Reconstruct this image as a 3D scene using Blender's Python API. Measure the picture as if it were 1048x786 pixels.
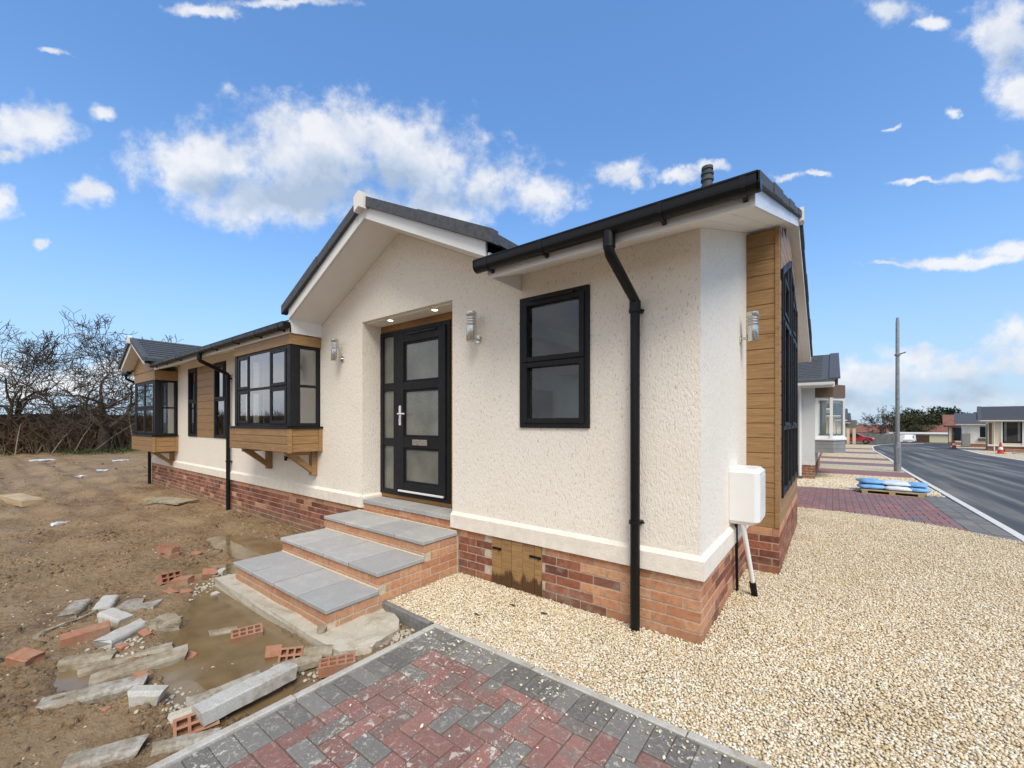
import bpy, bmesh, math, random
import numpy as np
from mathutils import Vector, Matrix, noise
R = math.radians
scene = bpy.context.scene
for o in list(bpy.data.objects): bpy.data.objects.remove(o)
# ------------------------------------------------------------------ camera
HEAD = math.atan(328/428.6)
cam_d = bpy.data.cameras.new('camera'); cam = bpy.data.objects.new('camera', cam_d)
scene.collection.objects.link(cam); scene.camera = cam
cam.location = (0.70, -2.99, 1.50); cam.rotation_euler = (R(90), 0, HEAD)
cam_d.sensor_width = 36; cam_d.lens = 428.6/1048*36; cam_d.shift_y = 39/1048
cam_d.clip_start = 0.05; cam_d.clip_end = 3000
# ------------------------------------------------------------------ world and sun
SUN = Vector((0.52, -0.42, 0.80)).normalized()
SKY_STRENGTH = 0.15
scene.view_settings.view_transform = 'Standard'; scene.view_settings.look = 'None'
scene.view_settings.gamma = 1; scene.view_settings.use_curve_mapping = False
scene.view_settings.exposure = 0.25
world = bpy.data.worlds.new('World'); scene.world = world; world.use_nodes = True
wt = world.node_tree; wt.nodes.clear()
class NT:
    def __init__(s, t): s.t = t
    def n(s, typ, **kw):
        nd = s.t.nodes.new(typ)
        ins = kw.pop('ins', {})
        for k, v in kw.items(): setattr(nd, k, v)
        for k, v in ins.items():
            if isinstance(v, bpy.types.NodeSocket): s.t.links.new(v, nd.inputs[k])
            else: nd.inputs[k].default_value = v
        return nd
    def m(s, op, a, b=0.0, c=None, clamp=False):
        i = {0: a, 1: b}
        if c is not None: i[2] = c
        nd = s.n('ShaderNodeMath', operation=op, ins=i); nd.use_clamp = clamp
        return nd.outputs[0]
    def mix(s, f, a, b, mode='MIX'):
        nd = s.n('ShaderNodeMix', data_type='RGBA', blend_type=mode)
        for k, v in ((0, f), (6, a), (7, b)):
            if isinstance(v, bpy.types.NodeSocket): s.t.links.new(v, nd.inputs[k])
            else: nd.inputs[k].default_value = v if k == 0 else ((*v, 1) if len(v) == 3 else v)
        return nd.outputs[2]
    def mr(s, v, a, b, c=0.0, d=1.0, smooth=True):
        nd = s.n('ShaderNodeMapRange', ins={0: v, 1: a, 2: b, 3: c, 4: d})
        nd.interpolation_type = 'SMOOTHSTEP' if smooth else 'LINEAR'
        return nd.outputs[0]
    def noise(s, vec, scale, detail=4, rough=.55, dist=0):
        return s.n('ShaderNodeTexNoise', ins={'Vector': vec, 'Scale': scale, 'Detail': detail, 'Roughness': rough, 'Distortion': dist}).outputs[0]
    def ramp(s, f, stops, interp='LINEAR'):
        nd = s.n('ShaderNodeValToRGB', ins={0: f}); cr = nd.color_ramp; cr.interpolation = interp
        while len(cr.elements) < len(stops): cr.elements.new(.5)
        for e, (p, c) in zip(cr.elements, stops): e.position = p; e.color = (*c, 1)
        return nd.outputs[0]
    def scalev(s, vec, sc):
        return s.n('ShaderNodeVectorMath', operation='MULTIPLY', ins={0: vec, 1: sc}).outputs[0]
W = NT(wt)
sky = W.n('ShaderNodeTexSky', sky_type='NISHITA'); sky.sun_disc = False
sky.sun_elevation = math.asin(SUN.z); sky.sun_rotation = math.atan2(SUN.x, SUN.y)
sky.altitude = 0; sky.air_density = 1.1; sky.dust_density = 0.6; sky.ozone_density = 2.2
gen = W.n('ShaderNodeTexCoord').outputs['Generated']
sx = W.n('ShaderNodeSeparateXYZ', ins={0: gen})
fw = W.m('MAXIMUM', W.n('ShaderNodeVectorMath', operation='DOT_PRODUCT', ins={0: gen, 1: (-.6078, .7941, 0)}).outputs['Value'], .02)
rt = W.n('ShaderNodeVectorMath', operation='DOT_PRODUCT', ins={0: gen, 1: (.7941, .6078, 0)}).outputs['Value']
azel0 = W.n('ShaderNodeCombineXYZ', ins={0: W.m('DIVIDE', rt, fw), 1: W.m('DIVIDE', sx.outputs[2], fw)}).outputs[0]
def warp(sc, amt, det):
    c = W.n('ShaderNodeTexNoise', ins={'Vector': gen, 'Scale': sc, 'Detail': det, 'Roughness': .62}).outputs[1]
    c = W.n('ShaderNodeVectorMath', operation='SUBTRACT', ins={0: c, 1: (.5, .5, .5)}).outputs[0]
    return W.scalev(c, (amt, amt*.6, 0))
azel = W.n('ShaderNodeVectorMath', operation='ADD', ins={0: azel0, 1: warp(12.0, .17, 7)}).outputs[0]
# clouds as (across, up, half width, half height) on a plane one unit away towards the north-west
CLOUDS = [(-0.721, 0.623, 0.222, 0.121), (-0.453, 0.658, 0.257, 0.14), (-0.219, 0.639, 0.257, 0.14), (-0.056, 0.576, 0.233, 0.117), (0.072, 0.553, 0.117, 0.065), (-0.523, 0.53, 0.35, 0.082), (-0.243, 0.506, 0.327, 0.075), (-1.157, 0.705, 0.145, 0.061), (-1.211, 0.646, 0.047, 0.028), (-0.989, 0.747, 0.047, 0.028), (-1.001, 0.541, 0.07, 0.04), (-1.213, 0.53, 0.056, 0.047), (-1.134, 0.441, 0.028, 0.016), (-1.078, 0.887, 0.04, 0.012), (-0.721, 0.98, 0.105, 0.019), (-0.523, 0.999, 0.187, 0.019), (0.259, 0.597, 0.089, 0.042), (0.306, 0.565, 0.047, 0.028), (0.411, 0.593, 0.061, 0.023), (0.469, 0.607, 0.061, 0.019), (0.889, 0.985, 0.105, 0.047), (0.994, 0.95, 0.047, 0.023), (1.192, 0.915, 0.121, 0.117), (1.216, 0.786, 0.075, 0.07), (1.064, 0.735, 0.028, 0.016), (1.122, 0.583, 0.14, 0.023), (1.192, 0.623, 0.061, 0.051), (0.667, 0.588, 0.042, 0.012), (0.733, 0.597, 0.033, 0.009), (0.912, 0.705, 0.028, 0.007), (0.959, 0.579, 0.07, 0.009), (1.087, 0.387, 0.21, 0.019), (1.192, 0.408, 0.093, 0.028), (0.877, 0.378, 0.117, 0.009), (0.177, 0.366, 0.065, 0.007), (1.204, 0.14, 0.163, 0.089), (1.052, 0.121, 0.187, 0.07), (0.877, 0.098, 0.187, 0.061), (0.784, 0.051, 0.14, 0.047), (1.204, 0.215, 0.07, 0.056), (0.971, 0.149, 0.14, 0.051), (1.111, 0.051, 0.28, 0.061), (-1.083, 0.086, 0.28, 0.056), (-0.919, 0.121, 0.14, 0.047), (-1.223, 0.133, 0.14, 0.061)]
GREY = [(-0.336, 0.576, 0.28, 0.061), (-0.523, 0.541, 0.21, 0.047), (-0.103, 0.53, 0.187, 0.042), (-0.686, 0.565, 0.117, 0.033), (1.216, 0.868, 0.058, 0.051), (1.087, 0.075, 0.257, 0.051), (0.877, 0.047, 0.187, 0.033)]
D = None
for (a, e, ra, re) in CLOUDS:
    v = W.n('ShaderNodeVectorMath', operation='SUBTRACT', ins={0: azel, 1: (a, e, 0)}).outputs[0]
    v = W.scalev(v, (1/ra, 1/re, 0))
    L = W.n('ShaderNodeVectorMath', operation='LENGTH', ins={0: v}).outputs['Value']
    d = W.m('SUBTRACT', 1.0, L)
    D = d if D is None else W.m('SMOOTH_MAX', D, d, 0.25)
def fbm(vec): return W.noise(vec, 6.5, 8, .60, .0)
n1 = fbm(gen)
up = W.n('ShaderNodeVectorMath', operation='ADD', ins={0: gen, 1: (0.012, -0.01, 0.035)}).outputs[0]
n2 = fbm(up)
big = W.noise(gen, 2.2, 5, .55, .3)
GR = None
for (a, e, ra, re) in GREY:
    v = W.scalev(W.n('ShaderNodeVectorMath', operation='SUBTRACT', ins={0: azel, 1: (a, e, 0)}).outputs[0], (1/ra, 1/re, 0))
    d = W.m('SUBTRACT', 1.0, W.n('ShaderNodeVectorMath', operation='LENGTH', ins={0: v}).outputs['Value'])
    GR = d if GR is None else W.m('SMOOTH_MAX', GR, d, 0.3)
GR = W.mr(W.m('ADD', GR, W.m('MULTIPLY', W.m('SUBTRACT', n1, .5), 1.6)), -.25, .75)
# broken cloud over the half of the sky behind the camera
back = W.m('SUBTRACT', W.m('MULTIPLY', sx.outputs[0], .45), W.m('MULTIPLY', sx.outputs[1], .9))
backm = W.mr(W.m('MULTIPLY', sx.outputs[1], -1.0), .02, .32)
Dback = W.m('ADD', W.m('MULTIPLY', W.m('SUBTRACT', big, .28), 5.0), W.m('MULTIPLY', W.m('SUBTRACT', backm, 1.0), 6.0))
D = W.m('MAXIMUM', D, Dback)
dens = W.m('ADD', W.m('MAXIMUM', D, -1.2), W.m('MULTIPLY', W.m('SUBTRACT', n1, .5), 1.9))
dens = W.m('ADD', dens, W.m('MULTIPLY', W.m('SUBTRACT', W.noise(azel0, 18, 7, .60), .5), 1.35))
mask = W.mr(dens, -0.02, 0.78)
lit = W.m('ADD', .80, W.m('MULTIPLY', W.m('SUBTRACT', n1, n2), 2.4))
lit = W.m('SUBTRACT', lit, W.m('MULTIPLY', GR, .75), clamp=True)
ccol = W.ramp(lit, [(0, (2.6, 3.15, 3.95)), (.4, (3.6, 4.05, 4.7)), (.8, (4.7, 4.85, 5.15)), (1, (5.4, 5.4, 5.45))])
hz = W.mr(sx.outputs[2], 0.0, 0.55)
skyc = W.mix(W.mr(sx.outputs[2], 0, .35, .80, .30), W.mix(1.0, sky.outputs[0], (.80, 1.12, 1.38), 'MULTIPLY'), W.mix(W.mr(sx.outputs[2], .02, .6, 0, 1), (2.75, 3.55, 4.75), (.92, 1.95, 4.2)))
col = W.mix(W.m('MULTIPLY', mask, .88), skyc, ccol)
bg = W.n('ShaderNodeBackground', ins={'Color': col, 'Strength': SKY_STRENGTH})
W.n('ShaderNodeOutputWorld', ins={0: bg.outputs[0]})
sd = bpy.data.lights.new('sun', 'SUN'); sd.energy = 2.9; sd.angle = R(34); sd.color = (1, .94, .84)
so = bpy.data.objects.new('sun', sd); scene.collection.objects.link(so)
so.rotation_euler = SUN.to_track_quat('Z', 'Y').to_euler(); so.location = (5, -10, 20)
# ------------------------------------------------------------------ materials
def material(name, rough=.6, spec=.4, metal=0):
    m = bpy.data.materials.new(name); m.use_nodes = True
    t = NT(m.node_tree); b = m.node_tree.nodes['Principled BSDF']
    b.inputs['Roughness'].default_value = rough; b.inputs['Specular IOR Level'].default_value = spec
    b.inputs['Metallic'].default_value = metal
    return m, t, b
def plug(t, b, name, v):
    if isinstance(v, bpy.types.NodeSocket): t.t.links.new(v, b.inputs[name])
    else: b.inputs[name].default_value = (*v, 1) if (hasattr(v, '__len__') and len(v) == 3) else v
def bump(t, b, h, strength=.5, dist=.01):
    bn = t.n('ShaderNodeBump', ins={'Height': h, 'Strength': strength, 'Distance': dist})
    t.t.links.new(bn.outputs[0], b.inputs['Normal'])
def ocoord(t): return t.n('ShaderNodeTexCoord').outputs['Object']
def island(t): return t.n('ShaderNodeNewGeometry').outputs['Random Per Island']
def plain(name, col, rough=.5, spec=.4, metal=0, var=.12, scale=6, bmp=0.0, bscale=60):
    m, t, b = material(name, rough, spec, metal)
    o = ocoord(t); n = t.noise(o, scale, 6, .6)
    lo = tuple(c*(1-var) for c in col); hi = tuple(min(1, c*(1+var)) for c in col)
    plug(t, b, 'Base Color', t.ramp(n, [(.3, lo), (.7, hi)]))
    plug(t, b, 'Roughness', t.mr(t.noise(o, scale*3, 4), .3, .7, max(0.02, rough-.08), min(1, rough+.08)))
    if bmp: bump(t, b, t.noise(o, bscale, 4, .6), bmp, .004)
    return m
def stucco_mat(name, base, pit):
    m, t, b = material(name, .85, .25)
    o = ocoord(t)
    w = t.n('ShaderNodeVectorMath', operation='ADD', ins={0: o, 1: t.scalev(t.n('ShaderNodeTexNoise', ins={'Vector': o, 'Scale': 18.0}).outputs[1], (.03, .03, .03))}).outputs[0]
    s = t.scalev(w, (92, 92, 30))
    n = t.noise(s, 1.0, 3, .6)
    vor = t.n('ShaderNodeTexVoronoi', ins={'Vector': t.scalev(w, (70, 70, 34)), 'Scale': 1.0}).outputs[0]
    h = t.m('ADD', t.mr(n, .36, .62), t.m('MULTIPLY', vor, .35))
    pits = t.mr(n, .31, .43)
    big = t.noise(o, 1.3, 5, .6)
    c = t.mix(pits, pit, base)
    c = t.mix(t.mr(big, .35, .75, 0, .35), c, tuple(x*y for x, y in zip(base, (.90, .87, .82))))
    sz = t.n('ShaderNodeSeparateXYZ', ins={0: t.n('ShaderNodeNewGeometry').outputs['Position']}).outputs[2]
    splash = t.m('MULTIPLY', t.mr(sz, .45, .85, 1, 0), t.mr(t.noise(t.scalev(o, (3, 3, 9)), 1.5, 6, .7), .45, .75, 0, .35))
    c = t.mix(splash, c, (.42, .36, .29))
    plug(t, b, 'Base Color', c); bump(t, b, h, .42, .005)
    return m
M = {}
M['stucco'] = stucco_mat('stucco', (.86, .79, .685), (.55, .48, .39))
M['stucco_smooth'] = plain('stucco_smooth', (.79, .72, .62), .85, .2, var=.09, scale=14, bmp=.9, bscale=90)
M['white_upvc'] = plain('white_upvc', (.76, .75, .73), .35, .5, var=.03, scale=3)
M['black_upvc'] = plain('black_upvc', (.006, .006, .0065), .38, .28, var=.2)
M['anthracite'] = plain('anthracite', (.0145, .0145, .0165), .5, .2, var=.15, bmp=.15, bscale=200)
M['steel'] = plain('steel', (.66, .64, .60), .24, .5, 1.0, var=.1, scale=30)
M['tile_grey'] = plain('tile_grey', (.075, .08, .088), .7, .3, var=.3, scale=25, bmp=.5, bscale=150)
M['soffit'] = plain('soffit', (.78, .75, .70), .5, .4, var=.03)
def wood_mat(name, a, b_, c_, rough=.5, sc=1.0):
    m, t, b = material(name, rough, .35)
    o = ocoord(t); isl = island(t)
    off = t.n('ShaderNodeCombineXYZ', ins={0: t.m('MULTIPLY', isl, 37), 1: t.m('MULTIPLY', isl, 11), 2: t.m('MULTIPLY', isl, 53)}).outputs[0]
    v = t.n('ShaderNodeVectorMath', operation='ADD', ins={0: t.scalev(o, (3.5*sc, 3.5*sc, 60*sc)), 1: off}).outputs[0]
    n = t.noise(v, 1.0, 7, .62, 1.2)
    c = t.ramp(n, [(.28, a), (.5, b_), (.72, c_)])
    c = t.mix(t.mr(isl, 0, 1, 0, .28), c, tuple(x*.72 for x in b_))
    plug(t, b, 'Base Color', c); bump(t, b, n, .25, .003)
    return m
M['oak'] = wood_mat('oak_cladding', (.20, .108, .045), (.32, .185, .080), (.42, .262, .125))
M['oak_dark'] = wood_mat('oak_dark', (.12, .05, .015), (.24, .115, .035), (.32, .165, .06))
M['fence_wood'] = wood_mat('fence_wood', (.17, .085, .03), (.33, .19, .075), (.44, .28, .13), .75)
M['pallet_wood'] = wood_mat('pallet_wood', (.25, .18, .1), (.45, .34, .2), (.55, .45, .3), .8)
M['old_wood'] = wood_mat('old_wood', (.05, .04, .03), (.10, .08, .06), (.16, .13, .10), .85)
_m = M['fence_wood']; _t = NT(_m.node_tree); _b = _m.node_tree.nodes['Principled BSDF']; _c = _b.inputs['Base Color'].links[0].from_socket
_p = _t.n('ShaderNodeNewGeometry').outputs['Position']; _z = _t.n('ShaderNodeSeparateXYZ', ins={0: _p}).outputs[2]
_e = _t.m('ADD', _z, _t.m('MULTIPLY', _t.m('SUBTRACT', _t.noise(_t.scalev(_p, (14, 14, 3)), 1.0, 4, .6), .5), -.35))
_m.node_tree.links.new(_t.mix(_t.mr(_e, .10, .16, .85, 0), _c, (.055, .022, .008)), _b.inputs['Base Color'])
def brick_mat(name, stops, bloom=0.0, sat=1):
    m, t, b = material(name, .82, .25)
    o = ocoord(t); isl = island(t)
    n = t.noise(o, 28, 7, .68); n2 = t.noise(o, 9, 4, .6)
    c = t.ramp(isl, stops)
    c = t.mix(t.mr(n, .35, .75, 0, .55), c, tuple(x*.5 for x in stops[0][1]))
    if bloom: c = t.mix(t.m('MULTIPLY', t.mr(n2, .48, .72), bloom), c, (.46, .36, .29))
    sz = t.n('ShaderNodeSeparateXYZ', ins={0: t.n('ShaderNodeNewGeometry').outputs['Position']}).outputs[2]
    c = t.mix(t.m('MULTIPLY', t.mr(sz, .16, -.06), t.mr(n2, .3, .6, .1, .5)), c, (.30, .22, .14))
    plug(t, b, 'Base Color', c); bump(t, b, t.noise(o, 90, 5, .7), .6, .004)
    return m
M['brick_orange'] = brick_mat('brick_orange', [(0, (.44, .19, .10)), (.35, (.56, .27, .145)), (.7, (.62, .34, .19)), (1, (.52, .28, .17))], .15)
M['brick_red'] = brick_mat('brick_red', [(0, (.155, .055, .038)), (.3, (.25, .085, .052)), (.65, (.36, .135, .075)), (1, (.23, .11, .082))], .35)
M['brick_loose'] = brick_mat('brick_loose', [(0, (.32, .11, .06)), (.5, (.43, .165, .09)), (1, (.38, .18, .11))], .45)
M['mortar'] = plain('mortar', (.52, .45, .34), .9, .2, var=.2, scale=30, bmp=.8, bscale=150)
M['mortar_grey'] = plain('mortar_grey', (.50, .43, .33), .9, .2, var=.25, scale=20, bmp=.8, bscale=150)
def concrete_mat(name, col, stain=(.3, .24, .15), amt=.5, rough=.8):
    m, t, b = material(name, rough, .3)
    o = ocoord(t); n = t.noise(o, 7, 8, .7); f = t.noise(o, 140, 3, .7)
    c = t.mix(t.mr(f, .3, .7), tuple(x*.82 for x in col), tuple(min(1, x*1.12) for x in col))
    c = t.mix(t.mr(n, .45, .72, 0, amt), c, stain)
    plug(t, b, 'Base Color', c); bump(t, b, t.m('ADD', n, t.m('MULTIPLY', f, .3)), .5, .006)
    return m
M['concrete'] = concrete_mat('concrete', (.50, .45, .36), (.28, .22, .13), .7)
M['concrete_pale'] = concrete_mat('concrete_pale', (.48, .465, .42), (.26, .20, .125), .85)
M['concrete_kerb'] = concrete_mat('concrete_kerb', (.48, .455, .40), (.26, .21, .14), .7)
M['slab_grey'] = concrete_mat('slab_grey', (.42, .41, .39), (.56, .53, .46), .6, .75)
_m = M['slab_grey']; _t = NT(_m.node_tree); _b = _m.node_tree.nodes['Principled BSDF']; _c = _b.inputs['Base Color'].links[0].from_socket
_r = _t.n('ShaderNodeObjectInfo').outputs['Random']
_m.node_tree.links.new(_t.mix(_t.mr(_r, 0, 1, 0, .40, False), _c, (.23, .235, .235)), _b.inputs['Base Color'])
M['slate_edge'] = plain('slate_edge', (.19, .18, .165), .7, .3, var=.25, scale=30)
def glass_mat(name, tint=(.86, .92, .9), ior=1.75, rough=0.0, fac_min=.10):
    m = bpy.data.materials.new(name); m.use_nodes = True; t = NT(m.node_tree); m.node_tree.nodes.clear()
    fr = t.n('ShaderNodeFresnel', ins={'IOR': ior}).outputs[0]
    tr = t.n('ShaderNodeBsdfTransparent', ins={0: (*tint, 1)}).outputs[0]
    gl = t.n('ShaderNodeBsdfGlossy', ins={0: (.95, .97, 1, 1), 'Roughness': rough}).outputs[0]
    mx = t.n('ShaderNodeMixShader', ins={0: t.m('ADD', fr, fac_min, clamp=True), 1: tr, 2: gl}).outputs[0]
    t.n('ShaderNodeOutputMaterial', ins={0: mx}); return m
M['glass'] = glass_mat('glass', ior=1.5, fac_min=.03)
M['glass_bay'] = glass_mat('glass_bay', ior=2.1, fac_min=.18)
m, t, b = material('frosted_glass', .2, .9); o = ocoord(t)
plug(t, b, 'Base Color', t.ramp(t.noise(o, 2.5, 4, .5), [(.3, (.10, .105, .088)), (.7, (.21, .21, .18))]))
v = t.n('ShaderNodeTexVoronoi', ins={'Vector': o, 'Scale': 55.0}).outputs[0]
bump(t, b, v, .35, .004); M['frosted'] = m
M['interior'] = plain('interior_paint', (.86, .81, .72), .7, .2, var=.04)
M['interior_dark'] = plain('interior_dark', (.14, .10, .07), .7, .2, var=.1)
M['blind'] = plain('blind', (.72, .70, .66), .7, .2, var=.05)
# block paving
def paver_mat(name, red=True, dark=(.155, .146, .130), redc=(.245, .112, .090), amount=.66, splash=True):
    m, t, b = material(name, .75, .35)
    o = ocoord(t); isl = island(t)
    n = t.noise(o, 45, 6, .75); n2 = t.noise(o, 8, 5, .6, .5); isl2 = t.n('ShaderNodeTexWhiteNoise', noise_dimensions='1D', ins={'W': t.m('MULTIPLY', isl, 91.7)}).outputs[0]
    if red:
        c = t.ramp(isl, [(0, tuple(x*.85 for x in redc)), (amount*.5, redc), (amount-.12, tuple(x*1.25 for x in redc)), (amount, (.19, .115, .095)), (amount+.08, dark), (1, tuple(x*1.3 for x in dark))])
        c = t.mix(t.mr(t.noise(o, 11, 3, .5), .52, .68, 0, .55), c, tuple(x*1.1 for x in dark))
    else: c = t.ramp(isl, [(0, tuple(x*.75 for x in dark)), (1, tuple(x*1.35 for x in dark))])
    c = t.mix(t.mr(n, .4, .75, 0, .5), c, (.28, .25, .22))
    if splash:
        zone = t.mr(t.noise(o, 2.2, 4, .6), .42, .62)
        s1 = t.mr(t.noise(o, 21, 6, .7, .8), .56, .62); s2 = t.mr(t.noise(o, 70, 4, .65), .60, .65)
        s = t.m('MULTIPLY', t.m('MAXIMUM', s1, s2), t.m('ADD', t.m('MULTIPLY', zone, .75), .22))
        c = t.mix(s, c, (.62, .57, .48))
    plug(t, b, 'Base Color', c); bump(t, b, t.noise(o, 160, 4, .7), .5, .003)
    plug(t, b, 'Roughness', t.mr(n2, .3, .7, .55, .85))
    return m
M['paver'] = paver_mat('brindle_paver'); M['paver_dark'] = paver_mat('charcoal_paver', False)
M['paver_far'] = paver_mat('brindle_paver_far', True, (.14, .12, .125), (.25, .105, .095), .8, False)
M['paver_far_dark'] = paver_mat('charcoal_paver_far', False, splash=False)
M['joint_sand'] = plain('joint_sand', (.16, .12, .085), .95, .1, var=.3, scale=40)
# gravel
STONE = [(0, (.34, .24, .13)), (.04, (.56, .42, .25)), (.25, (.68, .55, .35)), (.5, (.74, .64, .46)), (.75, (.80, .73, .58)), (.93, (.80, .77, .69)), (.97, (.42, .40, .37)), (1, (.55, .38, .2))]
m, t, b = material('gravel_stone', .8, .25); isl = island(t); o = ocoord(t)
c = t.ramp(isl, STONE); c = t.mix(t.mr(t.noise(o, 220, 3, .6), .35, .7, 0, .3), c, (.45, .34, .2))
c = t.mix(t.mr(t.noise(o, 1.6, 4, .6), .52, .72, 0, .35), c, (.50, .36, .17))
plug(t, b, 'Base Color', c); M['stone'] = m
m, t, b = material('gravel_bed', .9, .1); o = ocoord(t)
vo = t.n('ShaderNodeTexVoronoi', ins={'Vector': o, 'Scale': 42.0})
wn = t.n('ShaderNodeSeparateXYZ', ins={0: vo.outputs[1]}).outputs[0]
c = t.ramp(wn, STONE); c = t.mix(t.mr(vo.outputs[0], .35, .75), c, (.33, .25, .15))
c = t.mix(t.mr(t.noise(o, .5, 5, .6), .4, .7, 0, .25), c, (.52, .40, .25))
plug(t, b, 'Base Color', c); bump(t, b, t.m('SUBTRACT', 1.0, vo.outputs[0]), .8, .015); M['gravel'] = m
# mud
m, t, b = material('mud', .8, .35); o = ocoord(t)
n = t.noise(o, 1.1, 8, .62); f = t.noise(o, 22, 8, .7); g_ = t.noise(o, 75, 4, .7)
c = t.ramp(n, [(.3, (.150, .086, .036)), (.5, (.275, .172, .082)), (.7, (.38, .255, .132))])
c = t.mix(t.mr(f, .42, .72, 0, .8), c, (.36, .275, .175))
c = t.mix(t.mr(t.noise(t.scalev(o, (1, 2.2, 1)), 3.2, 6, .65), .55, .72, 0, .55), c, (.10, .066, .036))
c = t.mix(t.mr(f, .45, .25, 0, .8), c, (.075, .048, .026))
c = t.mix(t.mr(g_, .64, .70, 0, .7), c, (.50, .43, .33))
wa = t.n('ShaderNodeAttribute', attribute_name='wet').outputs['Fac']
wm = t.mr(t.m('ADD', wa, t.m('MULTIPLY', t.m('SUBTRACT', f, .5), .5)), .05, .75)
c = t.mix(t.m('MULTIPLY', wm, .55), c, (.115, .075, .036))
plug(t, b, 'Base Color', c); plug(t, b, 'Roughness', t.m('SUBTRACT', t.mr(wm, 0, 1, .85, .32, False), t.mr(t.noise(o, 1.7, 5, .6), .5, .68, 0, .38)))
bump(t, b, t.m('ADD', t.m('ADD', f, t.m('MULTIPLY', t.noise(o, 6, 5, .65), 1.5)), t.m('MULTIPLY', g_, .35)), 1.0, .035); M['mud'] = m
m, t, b = material('puddle_water', .035, .5); o = ocoord(t)
plug(t, b, 'Base Color', t.ramp(t.noise(o, 3.0, 6, .6, .4), [(.3, (.135, .088, .037)), (.7, (.235, .165, .085))]))
plug(t, b, 'Roughness', t.mr(t.noise(o, 5, 4, .6), .4, .65, .03, .22)); bump(t, b, t.noise(o, 14, 3, .5), .05, .006); M['water'] = m
# asphalt
m, t, b = material('asphalt', .85, .3); o = ocoord(t)
st = t.noise(t.scalev(o, (1.6, .05, 1)), 1.4, 5, .6, .3); n = t.noise(o, .35, 6, .6); f = t.noise(o, 90, 3, .7)
c = t.ramp(st, [(.33, (.050, .052, .055)), (.50, (.085, .085, .085)), (.60, (.17, .162, .145)), (.68, (.24, .225, .195))])
c = t.mix(t.mr(n, .45, .7, 0, .4), c, (.045, .047, .05)); c = t.mix(t.mr(f, .5, .75, 0, .4), c, (.16, .16, .16))
plug(t, b, 'Base Color', c); bump(t, b, f, .4, .004); M['asphalt'] = m
M['kerb_white'] = concrete_mat('kerb_pale', (.66, .64, .59), (.42, .38, .31), .35)
M['field'] = plain('field', (.09, .085, .045), .9, .1, var=.4, scale=.3)
M['bark'] = plain('bark', (.075, .056, .040), .9, .2, var=.4, scale=8, bmp=.6, bscale=60)
M['twig'] = plain('twig', (.125, .082, .048), .9, .1, var=.4, scale=3)
M['dead_stem'] = plain('dead_stem', (.20, .15, .09), .9, .1, var=.35, scale=3)
M['pale_stick'] = plain('pale_stick', (.26, .20, .14), .85, .1, var=.2, scale=10)
M['grass'] = plain('grass', (.075, .095, .028), .85, .2, var=.4, scale=2)
M['evergreen'] = plain('evergreen', (.018, .032, .016), .85, .2, var=.5, scale=1)
M['bush'] = plain('bush', (.06, .065, .03), .85, .2, var=.4, scale=1)
M['red_paint'] = plain('red_paint', (.35, .02, .03), .3, .6, var=.08)
M['white_paint'] = plain('white_paint', (.75, .75, .75), .35, .5, var=.04)
M['cone_red'] = plain('cone_red', (.48, .04, .02), .5, .4, var=.12)
M['tyre'] = plain('tyre', (.02, .02, .02), .85, .2)
M['dark_glass'] = plain('dark_glass', (.02, .025, .03), .08, .6, var=.2)
M['galv'] = plain('galvanised', (.22, .235, .245), .6, .4, .3, var=.2, scale=12)
M['bag_blue'] = plain('bag_blue', (.16, .36, .62), .4, .5, var=.3, scale=5, bmp=.5, bscale=14)
M['bag_white'] = plain('bag_white', (.62, .68, .74), .4, .5, var=.15, scale=6, bmp=.5, bscale=14)
M['cream_wall'] = stucco_mat('cream_wall', (.70, .62, .46), (.5, .42, .3))
M['grey_wall'] = stucco_mat('grey_wall', (.62, .63, .62), (.42, .42, .42))
M['white_wall'] = stucco_mat('white_wall', (.80, .80, .78), (.6, .6, .58))
M['grey_clad'] = plain('grey_clad', (.24, .24, .235), .6, .3, var=.1, scale=4)
M['red_tile'] = plain('red_tile', (.22, .10, .075), .8, .2, var=.3, scale=2)
M['brown_door'] = plain('brown_door', (.085, .04, .03), .6, .3)
M['stone_wall'] = plain('stone_wall', (.14, .14, .12), .9, .2, var=.4, scale=1.2)
M['garden_cream'] = plain('garage_cream', (.55, .52, .38), .8, .2, var=.1)
M['pink_brown'] = plain('hedge_red', (.16, .09, .065), .9, .1, var=.35, scale=1)
m, t, b = material('lamp_glow'); plug(t, b, 'Emission Color', (1, .85, .6)); b.inputs['Emission Strength'].default_value = 6.0; M['glow'] = m
m, t, b = material('lamp_lens', .1, .6); plug(t, b, 'Base Color', (.6, .6, .58)); M['lens'] = m
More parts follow.
